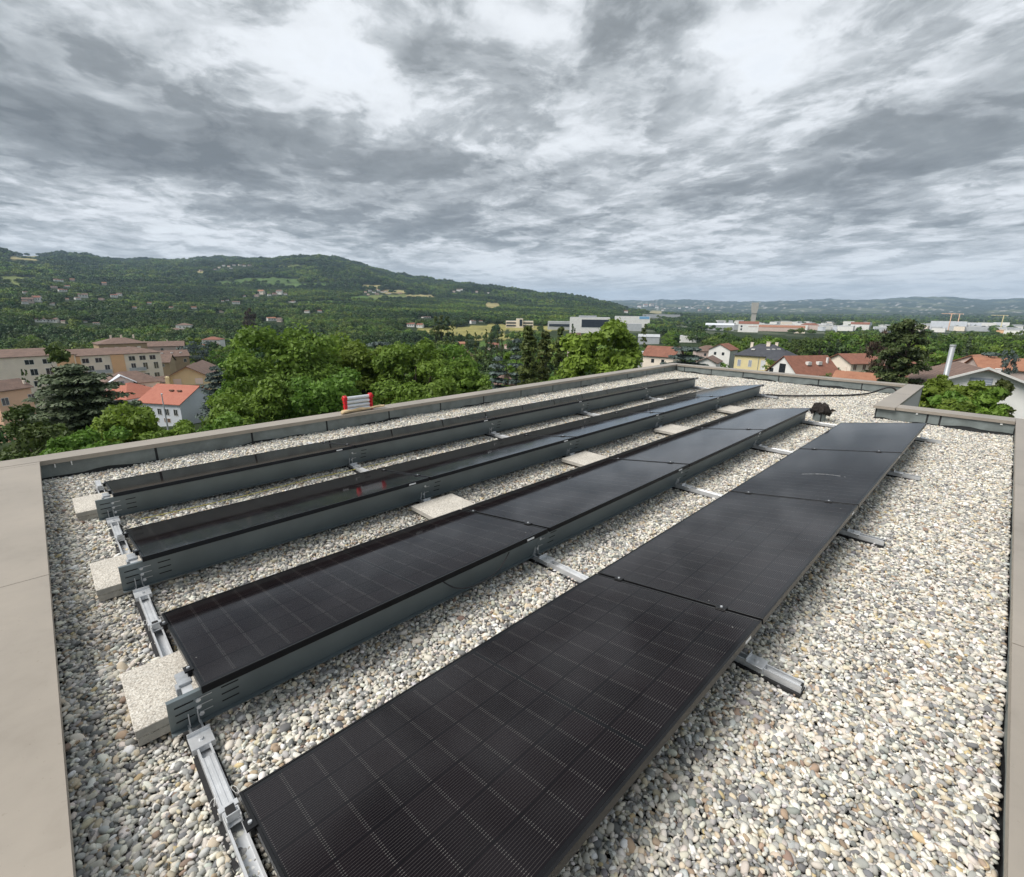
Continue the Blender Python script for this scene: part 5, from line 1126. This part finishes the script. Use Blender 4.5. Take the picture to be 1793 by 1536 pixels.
# ---------------- houses scattered over the slopes
_rg = random.Random(11)
far = [(50, 531, 18, 10), (66, 529, 14, 11), (44, 533, 10, 7), (92, 535, 8, 5), (146, 522, 16, 8), (136, 525, 10, 5), (200, 521, 12, 6), (210, 518, 10, 5), (103, 493, 15, 4), (127, 492, 8, 4), (110, 511, 14, 5), (95, 505, 10, 4), (183, 499, 8, 5), (45, 514, 9, 4), (118, 526, 6, 4),
       (72, 565, 18, 8), (94, 565, 18, 9), (112, 567, 8, 6), (170, 568, 12, 4), (150, 565, 6, 4), (178, 526, 9, 4), (118, 503, 9, 3),
       (458, 516, 13, 8), (450, 520, 8, 4), (490, 516, 12, 8), (481, 517, 8, 4), (500, 517, 7, 4), (472, 519, 7, 4), (414, 533, 14, 5), (398, 527, 6, 3), (390, 529, 5, 3), (428, 520, 5, 3), (538, 548, 10, 5), (560, 547, 9, 4), (475, 562, 18, 7), (490, 564, 10, 8), (512, 530, 12, 3),
       (640, 513, 5, 3), (648, 511, 6, 4), (655, 513, 7, 3), (663, 511, 6, 4), (670, 513, 7, 3), (676, 512, 6, 3), (660, 516, 8, 3), (645, 517, 5, 3), (682, 515, 6, 2), (700, 515, 8, 2), (803, 511, 8, 4), (808, 509, 5, 3), (835, 513, 5, 3), (855, 514, 4, 2), (795, 512, 5, 3),
       (720, 573, 16, 8), (736, 574, 14, 8), (828, 567, 12, 7), (842, 564, 8, 3), (746, 557, 18, 3), (384, 470, 5, 2.5), (392, 468, 6, 2.5), (401, 469, 5, 2.5), (410, 467, 6, 2.5), (420, 466, 6, 2.5), (428, 467, 6, 3), (437, 466, 7, 2.5), (352, 476, 6, 2.5), (405, 473, 5, 2), (377, 473, 5, 2),
       (1120, 539, 9, 4), (1130, 538, 9, 5), (1141, 537, 9, 5), (1150, 540, 7, 4), (1160, 545, 5, 4), (1190, 541, 5, 3), (1203, 540, 6, 3), (1212, 541, 5, 3), (1225, 545, 6, 3), (1240, 541, 5, 3), (1096, 548, 8, 4), (388, 548, 8, 4), (340, 541, 9, 4), (300, 540, 7, 3), (262, 533, 8, 4), (236, 541, 7, 4)]
for k, (u, v, wp, hp) in enumerate(far):
    d = hit(u, v)
    if d is None: continue
    P = pt(u, v, d); s_ = sight(P)/FPX; w = wp*s_*.82; h = hp*s_*.72; g = H(P[0], P[1])
    wl = _rg.choice(['white', 'white', 'cream', 'pink', 'white']); tl = _rg.choice(['tile_brown', 'tile_red', 'tile_orange', 'tile_brown'])
    zone = 'on the left slope' if u < 240 else 'in the hillside village' if 380 < u < 520 and v < 525 else 'on the hilltop' if v < 480 else 'in the hamlet by the fields' if 630 < u < 710 and v < 520 else 'below the far ridge' if u > 1080 else 'among the trees in the valley' if v > 540 else 'on the wooded slope'
    root = empty('house', (P[0], P[1], g-1.5), azim(u)-math.pi/2+R(_rg.uniform(-35, 35)), label='%s %s house with %s roof %s' % ('tiny' if wp < 7 else 'small' if wp < 12 else 'wide', {'white': 'white', 'cream': 'cream', 'pink': 'pinkish'}[wl], {'tile_brown': 'brown', 'tile_red': 'red', 'tile_orange': 'orange'}[tl], zone if wp < 7 and 'ridge' in zone else where(u, v)), cat='house', group='small far houses '+zone)
    rs = h*.35; l = w*.6
    MB().prism([(-l/2, 0), (l/2, 0), (l/2, h+1), (0, h+1+rs), (-l/2, h+1)], 'x', -w/2, w/2).build('wall', M['w_'+wl], root)
    b = MB(); roof_geo(b, w, l, h+1.05, rs, w*.03, 'gable', th=w*.02); b.build('roof', M[tl], root)
    if wp >= 10:
        for q in (-.28, .02, .3): MB().box(q*w-w*.04, -l/2-.15, h*.5+.8, q*w+w*.04, -l/2-.01, h*.82+.8).build('window', M['pane'], root)

# ================================================================== TREES
def big_tree(name, label, u, d, vtop, wpx, mat, nc, per, size, shape='round', group=None, baseh=.12, du=0, squash=1.0, cat='tree', trunkmat='bark', limbs=7, **k):
    P = pt(u, 560, d); x, y = P[0], P[1]; g = H(x, y); top = pt(u, vtop, d)[2]; hgt = top-g; rad = wpx*sight((x, y, (g+top)/2))/FPX/2
    C, Rr = clumps_tree(nc, rad*.86, hgt*.97, hgt*baseh, shape); C[:, 2] = np.minimum(C[:, 2], hgt-Rr*.55)
    root = empty(name, (x, y, g), 0, label=label, cat=cat, group=group)
    link('crown', crown_mesh('crown', C, Rr, per, size, M[mat], **k), root); link('trunk', trunk_mesh(hgt, .2+rad*.05, limbs, rad*.6, mat=trunkmat), root)
    return root
G1 = 'trees close to the left side of the roof'
big_tree('walnut_tree', 'largest green tree in view, tall rounded crown left of centre beyond the parapet', 492, 50, 574, 225, 'leaf_walnut', 138, 294, 0.211, group=G1)
big_tree('walnut_tree', 'green tree just right of the largest one, slightly lower crown', 630, 54, 592, 170, 'leaf_walnut', 103, 263, 0.211, group=G1)
big_tree('walnut_tree', 'green tree with rounded crown above the middle of the left parapet', 722, 50, 597, 170, 'leaf_walnut', 103, 263, 0.211, group=G1)
big_tree('walnut_tree', 'lowest right tree of the big green row, next to the poplar-like trees', 812, 44, 622, 130, 'leaf_walnut', 80, 248, 0.195, group=G1)
big_tree('walnut_tree', 'green tree in front of the largest one, behind the silver ladder', 560, 38, 652, 190, 'leaf_walnut', 92, 263, 0.172, group=G1)
big_tree('walnut_tree', 'drooping green crown below left of the largest tree, near the coping', 432, 38, 662, 180, 'leaf_walnut', 92, 279, 0.172, group=G1)
big_tree('walnut_tree', 'green crown between the lamp post and the parapet', 335, 33, 716, 160, 'leaf_walnut', 69, 263, 0.148, group=G1)
big_tree('walnut_tree', 'green crown filling the gap behind the parapet right of the ladder', 690, 40, 668, 170, 'leaf_walnut', 80, 263, 0.172, group=G1)
big_tree('maple_tree', 'yellow-green bushy crown below the big cedar', 196, 36, 710, 175, 'leaf_bright', 69, 294, 0.148, group=G1)
big_tree('maple_tree', 'dark crown at the left edge in front of the orange house', 34, 46, 712, 150, 'leaf_dark', 60, 200, .17, group=G1)
big_tree('maple_tree', 'shaded dark green crown at the left edge above the coping', 20, 31, 750, 170, 'leaf_dark', 69, 263, 0.148, group=G1)
big_tree('maple_tree', 'mid green crown right of the dark one at the left edge', 105, 33, 732, 160, 'leaf_walnut', 69, 263, 0.148, group=G1)
big_tree('maple_tree', 'low yellow-green crown between the bushy crown and lamp post', 262, 33, 728, 130, 'leaf_walnut', 57, 263, 0.148, group=G1)
big_tree('catalpa_tree', 'bright yellow-green tree with big leaves in the middle beyond the roof corner', 1052, 42, 564, 172, 'leaf_bright', 126, 232, 0.234, group=G1, twist=.45)
big_tree('catalpa_tree', 'lower left shoulder of bright leaves beside the tallest bright green tree', 972, 38, 636, 110, 'leaf_bright', 57, 201, 0.203, group=G1)
big_tree('walnut_tree', 'green crown filling the row behind the first and second big trees', 575, 60, 590, 190, 'leaf_walnut', 90, 200, .23, group=G1)
big_tree('walnut_tree', 'green crown at the right shoulder of the big row, partly behind it', 775, 57, 605, 150, 'leaf_walnut', 80, 190, .23, group=G1)
big_tree('walnut_tree', 'green crown at the left shoulder of the largest tree, above the salmon roofs', 402, 56, 612, 90, 'leaf_walnut', 60, 190, .22, group=G1)
big_tree('walnut_tree', 'green crown low behind the parapet below the lowest right tree of the row', 770, 38, 662, 150, 'leaf_walnut', 60, 200, .18, group=G1)
big_tree('walnut_tree', 'shaded green crown low behind the parapet beside the brown hipped roof', 850, 40, 660, 90, 'leaf_dark', 50, 170, .18, group=G1)
big_tree('maple_tree', 'small green crown low behind the coping left of the drooping crown', 388, 36, 700, 130, 'leaf_walnut', 50, 190, .16, group=G1)
# layered cedars
def cedar(name, label, u, d, vtop, wpx, mat, levels, per, size, top_flat=False, vb=None, group=None, cone=.75):
    P = pt(u, 560, d); x, y = P[0], P[1]; g = H(x, y); top = pt(u, vtop, d)[2]; hgt = top-g; rad = wpx*sight((x, y, (g+top)/2))/FPX/2
    C = []; Rr = []
    b = MB(); b.tube([(0, 0, 0), (.1, .1, hgt*.5), (0, 0, hgt*.93)], [rad*.09, rad*.06, rad*.02], 8)
    for i in range(levels):
        t = i/(levels-1); z = hgt*(.18+.78*t); w = rad*((1-t)**cone*.9+.10) if not top_flat else rad*(.55+.45*math.sin(math.pi*min(1, .35+t*.5)))*(1 if t < .85 else .72)
        nb = int(7+6*w/rad)
        for k in range(nb):
            a = 6.28*(k+.5*(i % 2))/nb+random.uniform(-.25, .25); r1 = w*random.uniform(.72, 1.08)
            for q in np.linspace(.28, 1, max(3, int(r1/1.1))):
                C.append([r1*q*math.cos(a), r1*q*math.sin(a), z-.10*r1*q*q+random.uniform(-.15, .15)+.12*r1*q]); Rr.append((.34+.22*(1-q))*rad*.34*random.uniform(.8, 1.2)+.25)
            b.tube([(0, 0, z-.2), (r1*.5*math.cos(a), r1*.5*math.sin(a), z+.02*r1), (r1*.9*math.cos(a), r1*.9*math.sin(a), z-.02*r1)], [rad*.022, rad*.014, .02], 5)
    C = np.array(C); Rr = np.array(Rr)
    root = empty(name, (x, y, g), 0, label=label, cat='tree', group=group)
    link('crown', crown_mesh('crown', C, Rr, per, size, M[mat], flat=.26, twist=.32, droop=.18, up=1.2), root); b.build('trunk', M['bark'], root, smooth=True)
    return root
cedar('cedar_tree', 'big dark blue-green cedar with layered branches at the left', 108, 62, 634, 185, 'leaf_cedar', 12, 60, .24, cone=.40)
big_tree('cedar_tree', 'darker green tree rising just behind the top of the big cedar', 96, 92, 604, 80, 'leaf_dark', 50, 110, .34, cat='tree')
cedar('cedar_tree', 'flat-topped grey-green cedar behind the far roof corner', 1207, 88, 606, 78, 'leaf_blue', 8, 70, .24, top_flat=True)
cedar('cedar_tree', 'blue-grey cedar beside the yellow chalet', 365, 118, 640, 70, 'leaf_blue', 9, 24, .36, cone=.6)
cedar('cedar_tree', 'small dark cedar in front of the salmon-roofed houses', 208, 84, 704, 62, 'leaf_cedar', 7, 24, .30)
cedar('fir_tree', 'blue-grey fir between the poplar-like trees and the walnut crowns', 905, 82, 590, 36, 'leaf_blue', 9, 22, .32, cone=.7)
cedar('fir_tree', 'second blue-grey fir, lower and left of the first', 872, 74, 622, 44, 'leaf_blue', 9, 22, .32, cone=.6)
cedar('cedar_tree', 'pale blue cedar top showing above the row of green trees', 660, 88, 596, 52, 'leaf_blue', 6, 22, .34, top_flat=True)
cedar('cedar_tree', 'blue-grey flat cedar far right behind the orange roofs', 1752, 150, 617, 38, 'leaf_blue', 6, 22, .42, top_flat=True)
big_tree('round_tree', 'round light green tree between the firs and poplars', 887, 78, 606, 32, 'leaf_bright', 30, 60, .30)
# tall trees with upright habit left of the bright tree
for (u, d, vt, wp, lb) in ((926, 66, 567, 50, 'leftmost of three tall upright trees left of the bright green tree'), (955, 70, 572, 40, 'middle of three tall upright trees left of the bright green tree'), (984, 72, 570, 34, 'rightmost of three tall upright trees, touching the bright green tree')):
    big_tree('poplar_tree', lb, u, d, vt, wp, 'leaf_poplar', 90, 70, .24, 'column', baseh=.05, limbs=3, group='tall upright trees')
# right hand bushes
G2 = 'green trees close to the right corner of the roof'
big_tree('leafy_shrub_tree', 'leafy green tree in front of the metal flue, highest of the right bushes', 1678, 40, 650, 66, 'leaf_walnut', 90, 110, .19, group=G2, baseh=.55)
big_tree('leafy_shrub_tree', 'leafy green tree left of the metal flue base, beside the parapet step', 1634, 40, 662, 74, 'leaf_walnut', 90, 110, .19, group=G2, baseh=.55)
big_tree('leafy_shrub_tree', 'leafy green tree between flue and white modern house', 1700, 34, 682, 84, 'leaf_walnut', 90, 110, .17, group=G2, baseh=.55)
big_tree('leafy_shrub_tree', 'green tree in front of the white modern house', 1742, 38, 664, 70, 'leaf_walnut', 90, 110, .19, group=G2, baseh=.55)
big_tree('leafy_shrub_tree', 'olive-brown bushy tree at the right picture edge', 1794, 42, 652, 66, 'leaf_poplar', 50, 120, .17, group=G2, baseh=.55)
big_tree('leafy_shrub_tree', 'pale feathery green tree low at the right edge', 1784, 30, 698, 70, 'leaf_bright', 40, 150, .11, group=G2, baseh=.55)
big_tree('leafy_shrub_tree', 'full green tree low between the flue and the right edge, just over the parapet', 1716, 33, 696, 90, 'leaf_walnut', 80, 110, .16, group=G2, baseh=.5)
big_tree('leafy_shrub_tree', 'green tree right of the louvred window, before the white modern house', 1762, 36, 672, 80, 'leaf_walnut', 90, 110, .18, group=G2, baseh=.5)
big_tree('leafy_shrub_tree', 'shaded green tree filling the corner below the flue beside the parapet step', 1655, 36, 672, 90, 'leaf_walnut', 90, 110, .18, group=G2, baseh=.45)
# two pines with bare lower trunks
def pine(label, u, d, vtop, wpx, clear, mat='leaf_pine', lean=0.0):
    P = pt(u, 560, d); x, y = P[0], P[1]; g = H(x, y); top = pt(u, vtop, d)[2]; hgt = top-g; rad = wpx*sight((x, y, (g+top)/2))/FPX/2
    C, Rr = [], []
    b = MB(); b.tube([(0, 0, 0), (lean*.4, 0, hgt*.35), (lean, .2, hgt*.7), (lean*1.2, 0, hgt*.96)], [.36, .28, .2, .06], 8)
    for i in range(46):
        t = clear+(1-clear)*random.random(); a = random.uniform(0, 6.28); r1 = rad*random.uniform(.35, .95)*(1 if t < .85 else .6)
        for q in (.55, .8, 1.0): C.append([lean+r1*q*math.cos(a), r1*q*math.sin(a), hgt*t*.97+random.uniform(-.3, .3)]); Rr.append(rad*random.uniform(.16, .26))
        b.tube([(lean*.8, 0, hgt*t-1.2), (lean+r1*.5*math.cos(a), r1*.5*math.sin(a), hgt*t-.5), (lean+r1*.9*math.cos(a), r1*.9*math.sin(a), hgt*t-.1)], [.12, .08, .03], 5)
    root = empty('pine_tree', (x, y, g), 0, label=label, cat='tree', group='pines behind the far parapet')
    link('crown', crown_mesh('crown', np.array(C), np.array(Rr), 60, .22, M[mat], flat=.55, twist=.6), root); b.build('trunk', M['bark'], root, smooth=True)
pine('reddish-green pine with bare trunk, left of the pair behind the red roofs', 1576, 92, 560, 62, .42)
pine('tall dark pine with bare trunk, right of the pair behind the red roofs', 1602, 88, 556, 78, .45, lean=.8)
plant('cypress', 1385, 160, 613, 10, 'slim dark cypress standing against the yellow house')
plant('light', 1366, 150, 629, 26, 'small light green tree in front of the yellow house')
plant('light', 1282, 130, 633, 50, 'rounded light green tree left of the yellow house')
plant('bluecedar', 1790, 140, 612, 30, 'bluish conifer at the right picture edge')
for (u, d, vt, wp, lb) in ((817, 225, 577, 8, 'slim dark tree, first from the left before the beige field'), (832, 222, 581, 9, 'slim dark tree, second from the left before the beige field'), (851, 230, 574, 7, 'slim pale poplar, third from the left before the beige field'), (860, 232, 576, 6, 'slim dark tree, fourth from the left before the beige field'), (871, 228, 577, 6, 'slim dark tree, fifth from the left before the beige field'), (879, 236, 574, 8, 'slim dark tree, last before the beige field')):
    plant('poplar', u, d, vt, wp, lb, 'slim trees in front of the beige field')
for (u, d, vt, wp, lb) in ((762, 330, 553, 20, 'leftmost dark tree of the tall clump left of the beige field'), (772, 335, 551, 20, 'second dark tree of the tall clump left of the beige field'), (783, 330, 553, 18, 'third dark tree of the tall clump left of the beige field'), (792, 300, 566, 8, 'grey bare-looking poplar at the right edge of the tall clump')):
    plant('poplar', u, d, vt, wp, lb, 'tall clump left of the beige field')
plant('conifer', 1004, 120, 568, 24, 'dark pointed conifer in front of the white company building')
plant('poplar', 1132, 170, 565, 15, 'narrow dark tree in front of the rounded grey hall')
plant('conifer', 1008, 175, 575, 18, 'smaller dark conifer right of the pointed one by the company building')
plant('cypress', 11, 165, 650, 7, 'slim dark cypress by the balconies at the left edge')
plant('cypress', 18, 165, 648, 7, 'second slim dark cypress by the balconies at the left edge')
plant('copper', 435, 600, 543, 26, 'dark copper-leaved tree in the valley above the largest green tree')
plant('copper', 1556, 130, 585, 40, 'reddish-brown tree left of the two pines')
plant('bluecedar', 335, 260, 597, 60, 'blue-grey cedar mass left of the white three-level house')

# parts of the picture where buildings or fields show: nothing nearer may be planted across them (u0, u1, v0, v1, distance)
KEEP = [(0, 58, 606, 662, 190), (118, 240, 602, 700, 195), (160, 236, 588, 620, 265), (232, 318, 598, 655, 285), (160, 242, 655, 700, 158), (176, 366, 664, 745, 150), (285, 352, 628, 690, 150), (0, 30, 672, 725, 112), (348, 386, 580, 625, 290), (285, 335, 563, 590, 410),
        (790, 905, 570, 625, 235), (880, 940, 553, 578, 900), (955, 1145, 548, 588, 900), (1118, 1165, 580, 606, 700), (1190, 1230, 585, 606, 500), (1236, 1300, 562, 582, 900), (1290, 1440, 560, 590, 900), (1310, 1326, 525, 580, 1100), (1440, 1530, 560, 582, 800), (1640, 1780, 555, 585, 900),
        (1230, 1295, 603, 640, 215), (1118, 1180, 612, 645, 160), (1300, 1400, 608, 660, 172), (1370, 1545, 618, 690, 100), (1550, 1700, 620, 690, 150), (1690, 1793, 625, 700, 118), (235, 265, 655, 690, 180), (1245, 1262, 625, 645, 120), (700, 900, 560, 575, 700)]
for (u, v, wp, hp) in far: 
    dd = hit(u, v)
    if dd: KEEP.append((u-wp*.7, u+wp*.7, v-hp*1.15, v, dd))
for (fu, fv, du_, dv_, c_, d_) in fld: KEEP.append((fu-du_*.8, fu+du_*.8, fv-dv_*.6, fv+dv_*.6, d_*.8))
KEEP += FARB
KA = np.array(KEEP, float)
def blocked(u, vt, vb, wp, d):
    """arrays: does a tree with this picture box stand in front of something that must show"""
    out = np.zeros(len(u), bool)
    for (a, b, c, e, dd) in KA: out |= (u+wp*.42 > a) & (u-wp*.42 < b) & (vt < e) & (vb > c) & (d < dd)
    return out
def project(P):
    D = P-EYE; z = D@_F; zz = np.where(z < .5, .5, z)
    return 896.5+FPX*(D@_Rt)/zz, 768-FPX*(D@_Up)/zz, z
# individuals: about 280 of the nearest trees one can pick out
def fill(n, umin, umax, dmin, dmax, hmin, hmax, kinds, lab, grp):
    c = 0; tries = 0
    while c < n and tries < n*30:
        tries += 1; u = random.uniform(umin, umax); d = math.sqrt(random.uniform(dmin**2, dmax**2)); k = random.choice(kinds); h = random.uniform(hmin, hmax)
        P = pt(u, 545, d); g = H(P[0], P[1]); Q = np.array([[P[0], P[1], g], [P[0], P[1], g+h]]); uu, vv, zz = project(Q)
        L_, rad, hg = KIND[k]; wp = [2*rad*(h/hg)*FPX/zz[0]]
        if blocked(np.array([u]), vv[1:], vv[:1], np.array(wp), np.array([d]))[0]: continue
        if field_at(np.array([P[0]]), np.array([P[1]]), np.array([g]))[0] >= 0: continue
        sz_ = 'small ' if wp[0] < 16 else 'large ' if wp[0] > 30 else ''
        plant(k, u, d, float(vv[1]), None, '%s%s %s' % (sz_, KLAB[k], where(u, float(vv.mean()))), grp); c += 1
BK = ['broad']*6+['light']*4+['conifer']+['bluecedar']*0
fill(34, -20, 400, 215, 330, 10, 15, BK, 'in the wooded belt behind the apartment blocks', 'trees behind the apartment blocks')
fill(42, -20, 420, 330, 520, 10, 15, BK, 'in the far wooded belt above the left roofs', 'trees of the far left belt')
fill(22, 150, 420, 90, 210, 6, 10, BK, 'in the gardens among the left houses', 'trees in the gardens on the left')
fill(34, 400, 800, 110, 330, 10, 15, BK, 'above the row of big green trees', 'trees above the big green row')
fill(12, 700, 1000, 85, 200, 6, 10, BK+['conifer'], 'in the gardens below the beige field', 'garden trees below the beige field')
fill(26, 1120, 1320, 110, 420, 8, 13, BK, 'in the belt beyond the far roof corner', 'trees beyond the roof corner')
fill(44, 1290, 1560, 190, 420, 9, 15, BK, 'in the dense wood behind the yellow house', 'trees of the wood behind the yellow house')
fill(40, 1560, 1830, 150, 420, 10, 16, BK+['conifer'], 'in the dense wood behind the pines', 'trees of the wood behind the pines')
fill(14, 1250, 1793, 85, 150, 4, 7, ['broad', 'light', 'broad'], 'in the gardens behind the far parapet', 'garden trees on the right')

# woods: too many crowns to count
def wood_sources(nm, n, quads, size, mat, tall=1.0):
    c = bpy.data.collections.new(nm)
    for i in range(n):
        k = 9; Cc = rng.normal(0, 1, (k, 3)); Cc /= np.linalg.norm(Cc, axis=1)[:, None]; Cc = Cc*.52*np.array([1, 1, .75*tall]); Cc[:, 2] += .12
        Cc = np.vstack([Cc, [[0, 0, 0.1]]]); Rr = np.r_[rng.uniform(.38, .55, k), .75]
        o = bpy.data.objects.new('crown_kind', crown_mesh('crown_kind', Cc, Rr, quads, size, M[mat], flat=.8, twist=.5)); c.objects.link(o)
    return c
def wood(name, r0, r1, per_m2, rad, src, label, amin=-80, amax=1880, thin=None):
    aa = sorted((azim(amin), azim(amax))); area = (r1*r1-r0*r0)/2*(aa[1]-aa[0]); n = int(area*per_m2)
    r = np.sqrt(rng.uniform(r0*r0, r1*r1, n)); a = rng.uniform(aa[0], aa[1], n); X = r*np.cos(a); Y = r*np.sin(a); Z = height(X, Y)
    u, v, z = project(np.c_[X, Y, Z]); S = rad*rng.uniform(.65, 1.3, n); ok = z > 10
    uu, vt, _ = project(np.c_[X, Y, Z+S*1.9]); f = FPX/np.maximum(z, 1)
    fa = field_at(X, Y, Z); ok &= fa < 0
    ok &= ~blocked(u, vt, v, 2*S*f, r)
    if thin is not None: ok &= thin(u, r, X, Y)
    P = np.c_[X, Y, Z+S*.75][ok]; S = S[ok]; m_ = len(P)
    scatter(name, P, np.c_[np.zeros(m_), np.zeros(m_), rng.uniform(0, 6.28, m_)], np.c_[S, S, S*rng.uniform(.85, 1.35, m_)], src, kind='stuff', label=label)
    return m_
near_src = wood_sources('near_crowns', 6, 26, .16, 'leaf_forest'); far_src = wood_sources('far_crowns', 5, 9, .26, 'leaf_forest')
def th_near(u, r, X, Y):
    keep = rng.random(len(u)) < np.where(u > 1090, .85, .95)
    lot = (u > 1090) & (r > 620) & (np.sin(X*.021+3*np.sin(Y*.008))*np.sin(Y*.027+2*np.sin(X*.011)) > .1)
    lot2 = (u < 420) & (r < 240)
    return keep & ~lot & ~(lot2 & (rng.random(len(u)) < .55))
def th_far(u, r, X, Y):
    plain = (u > 1090) & (r > 620)
    return ~(plain & ((np.sin(X*.021+3*np.sin(Y*.008))*np.sin(Y*.027+2*np.sin(X*.011)) > -.15) | (rng.random(len(u)) < .45)))
N1 = wood('woodland', 95, 260, 1/34., 3.0, near_src, 'undergrowth and hedges in the gardens between the houses', thin=th_near)
N2 = wood('woodland', 260, 1000, 1/52., 5.4, near_src, 'dense green woods filling the valley floor', thin=th_near)
N3 = wood('hill_forest', 1000, 2300, 1/85., 6.0, far_src, 'forest on the lower slopes of the hills', thin=th_far)
N4 = wood('hill_forest', 2300, 5200, 1/330., 10.5, far_src, 'forest covering the upper hills up to the skyline', amax=1130, thin=th_far)
N5 = wood('plain_trees', 2300, 5200, 1/2600., 9.0, far_src, 'tree lines on the distant plain', amin=1120, thin=None)
print('woods', N1, N2, N3, N4, N5)

# ================================================================== HAZE
hm = bpy.data.materials.new('haze_air'); hm.use_nodes = True; nt = hm.node_tree; nt.nodes.remove(nt.nodes['Principled BSDF'])
pv = nt.nodes.new('ShaderNodeVolumePrincipled'); pv.inputs['Color'].default_value = (.56, .76, 1.0, 1); pv.inputs['Density'].default_value = 6.4e-5; pv.inputs['Anisotropy'].default_value = 0
nt.links.new(pv.outputs[0], nt.nodes['Material Output'].inputs['Volume'])
hz = MB().box(-18200, -18200, -70, 18200, 18200, 760).build('haze', hm, kind='stuff')

# ------------------------------------------------------------------ labels: where several still read alike, say which one by its place in the row
_by = {}
for o in bpy.data.objects:
    if o.parent is None and o.get('category') and o.get('label') and (o.name.startswith(('broadleaf', 'conifer', 'warehouse', 'house', 'cedar_tree')) or 'far' in o['label']): _by.setdefault(o['label'], []).append(o)
ORD = ['leftmost', 'second from left', 'third from left', 'fourth from left', 'fifth from left', 'sixth from left', 'seventh from left', 'eighth from left', 'ninth from left', 'tenth from left']
for lb, L_ in _by.items():
    if len(L_) < 2: continue
    L_.sort(key=lambda o: pix(o.location)[0])
    for i, o in enumerate(L_):
        if len(lb.split()) > 12: lb = lb.replace('broadleaf ', '').replace('this side and', 'below,')
        o['label'] = '%s, %s' % (lb, 'rightmost' if i == len(L_)-1 else ORD[min(i, 9)])
for o in bpy.data.objects:
    if o.get('label') and len(o['label'].split()) > 16: o['label'] = o['label'].replace('broadleaf ', '').replace('this side and ', 'nearer, ').replace('beyond and ', 'beyond, ').replace('well ', '').replace('just ', '')
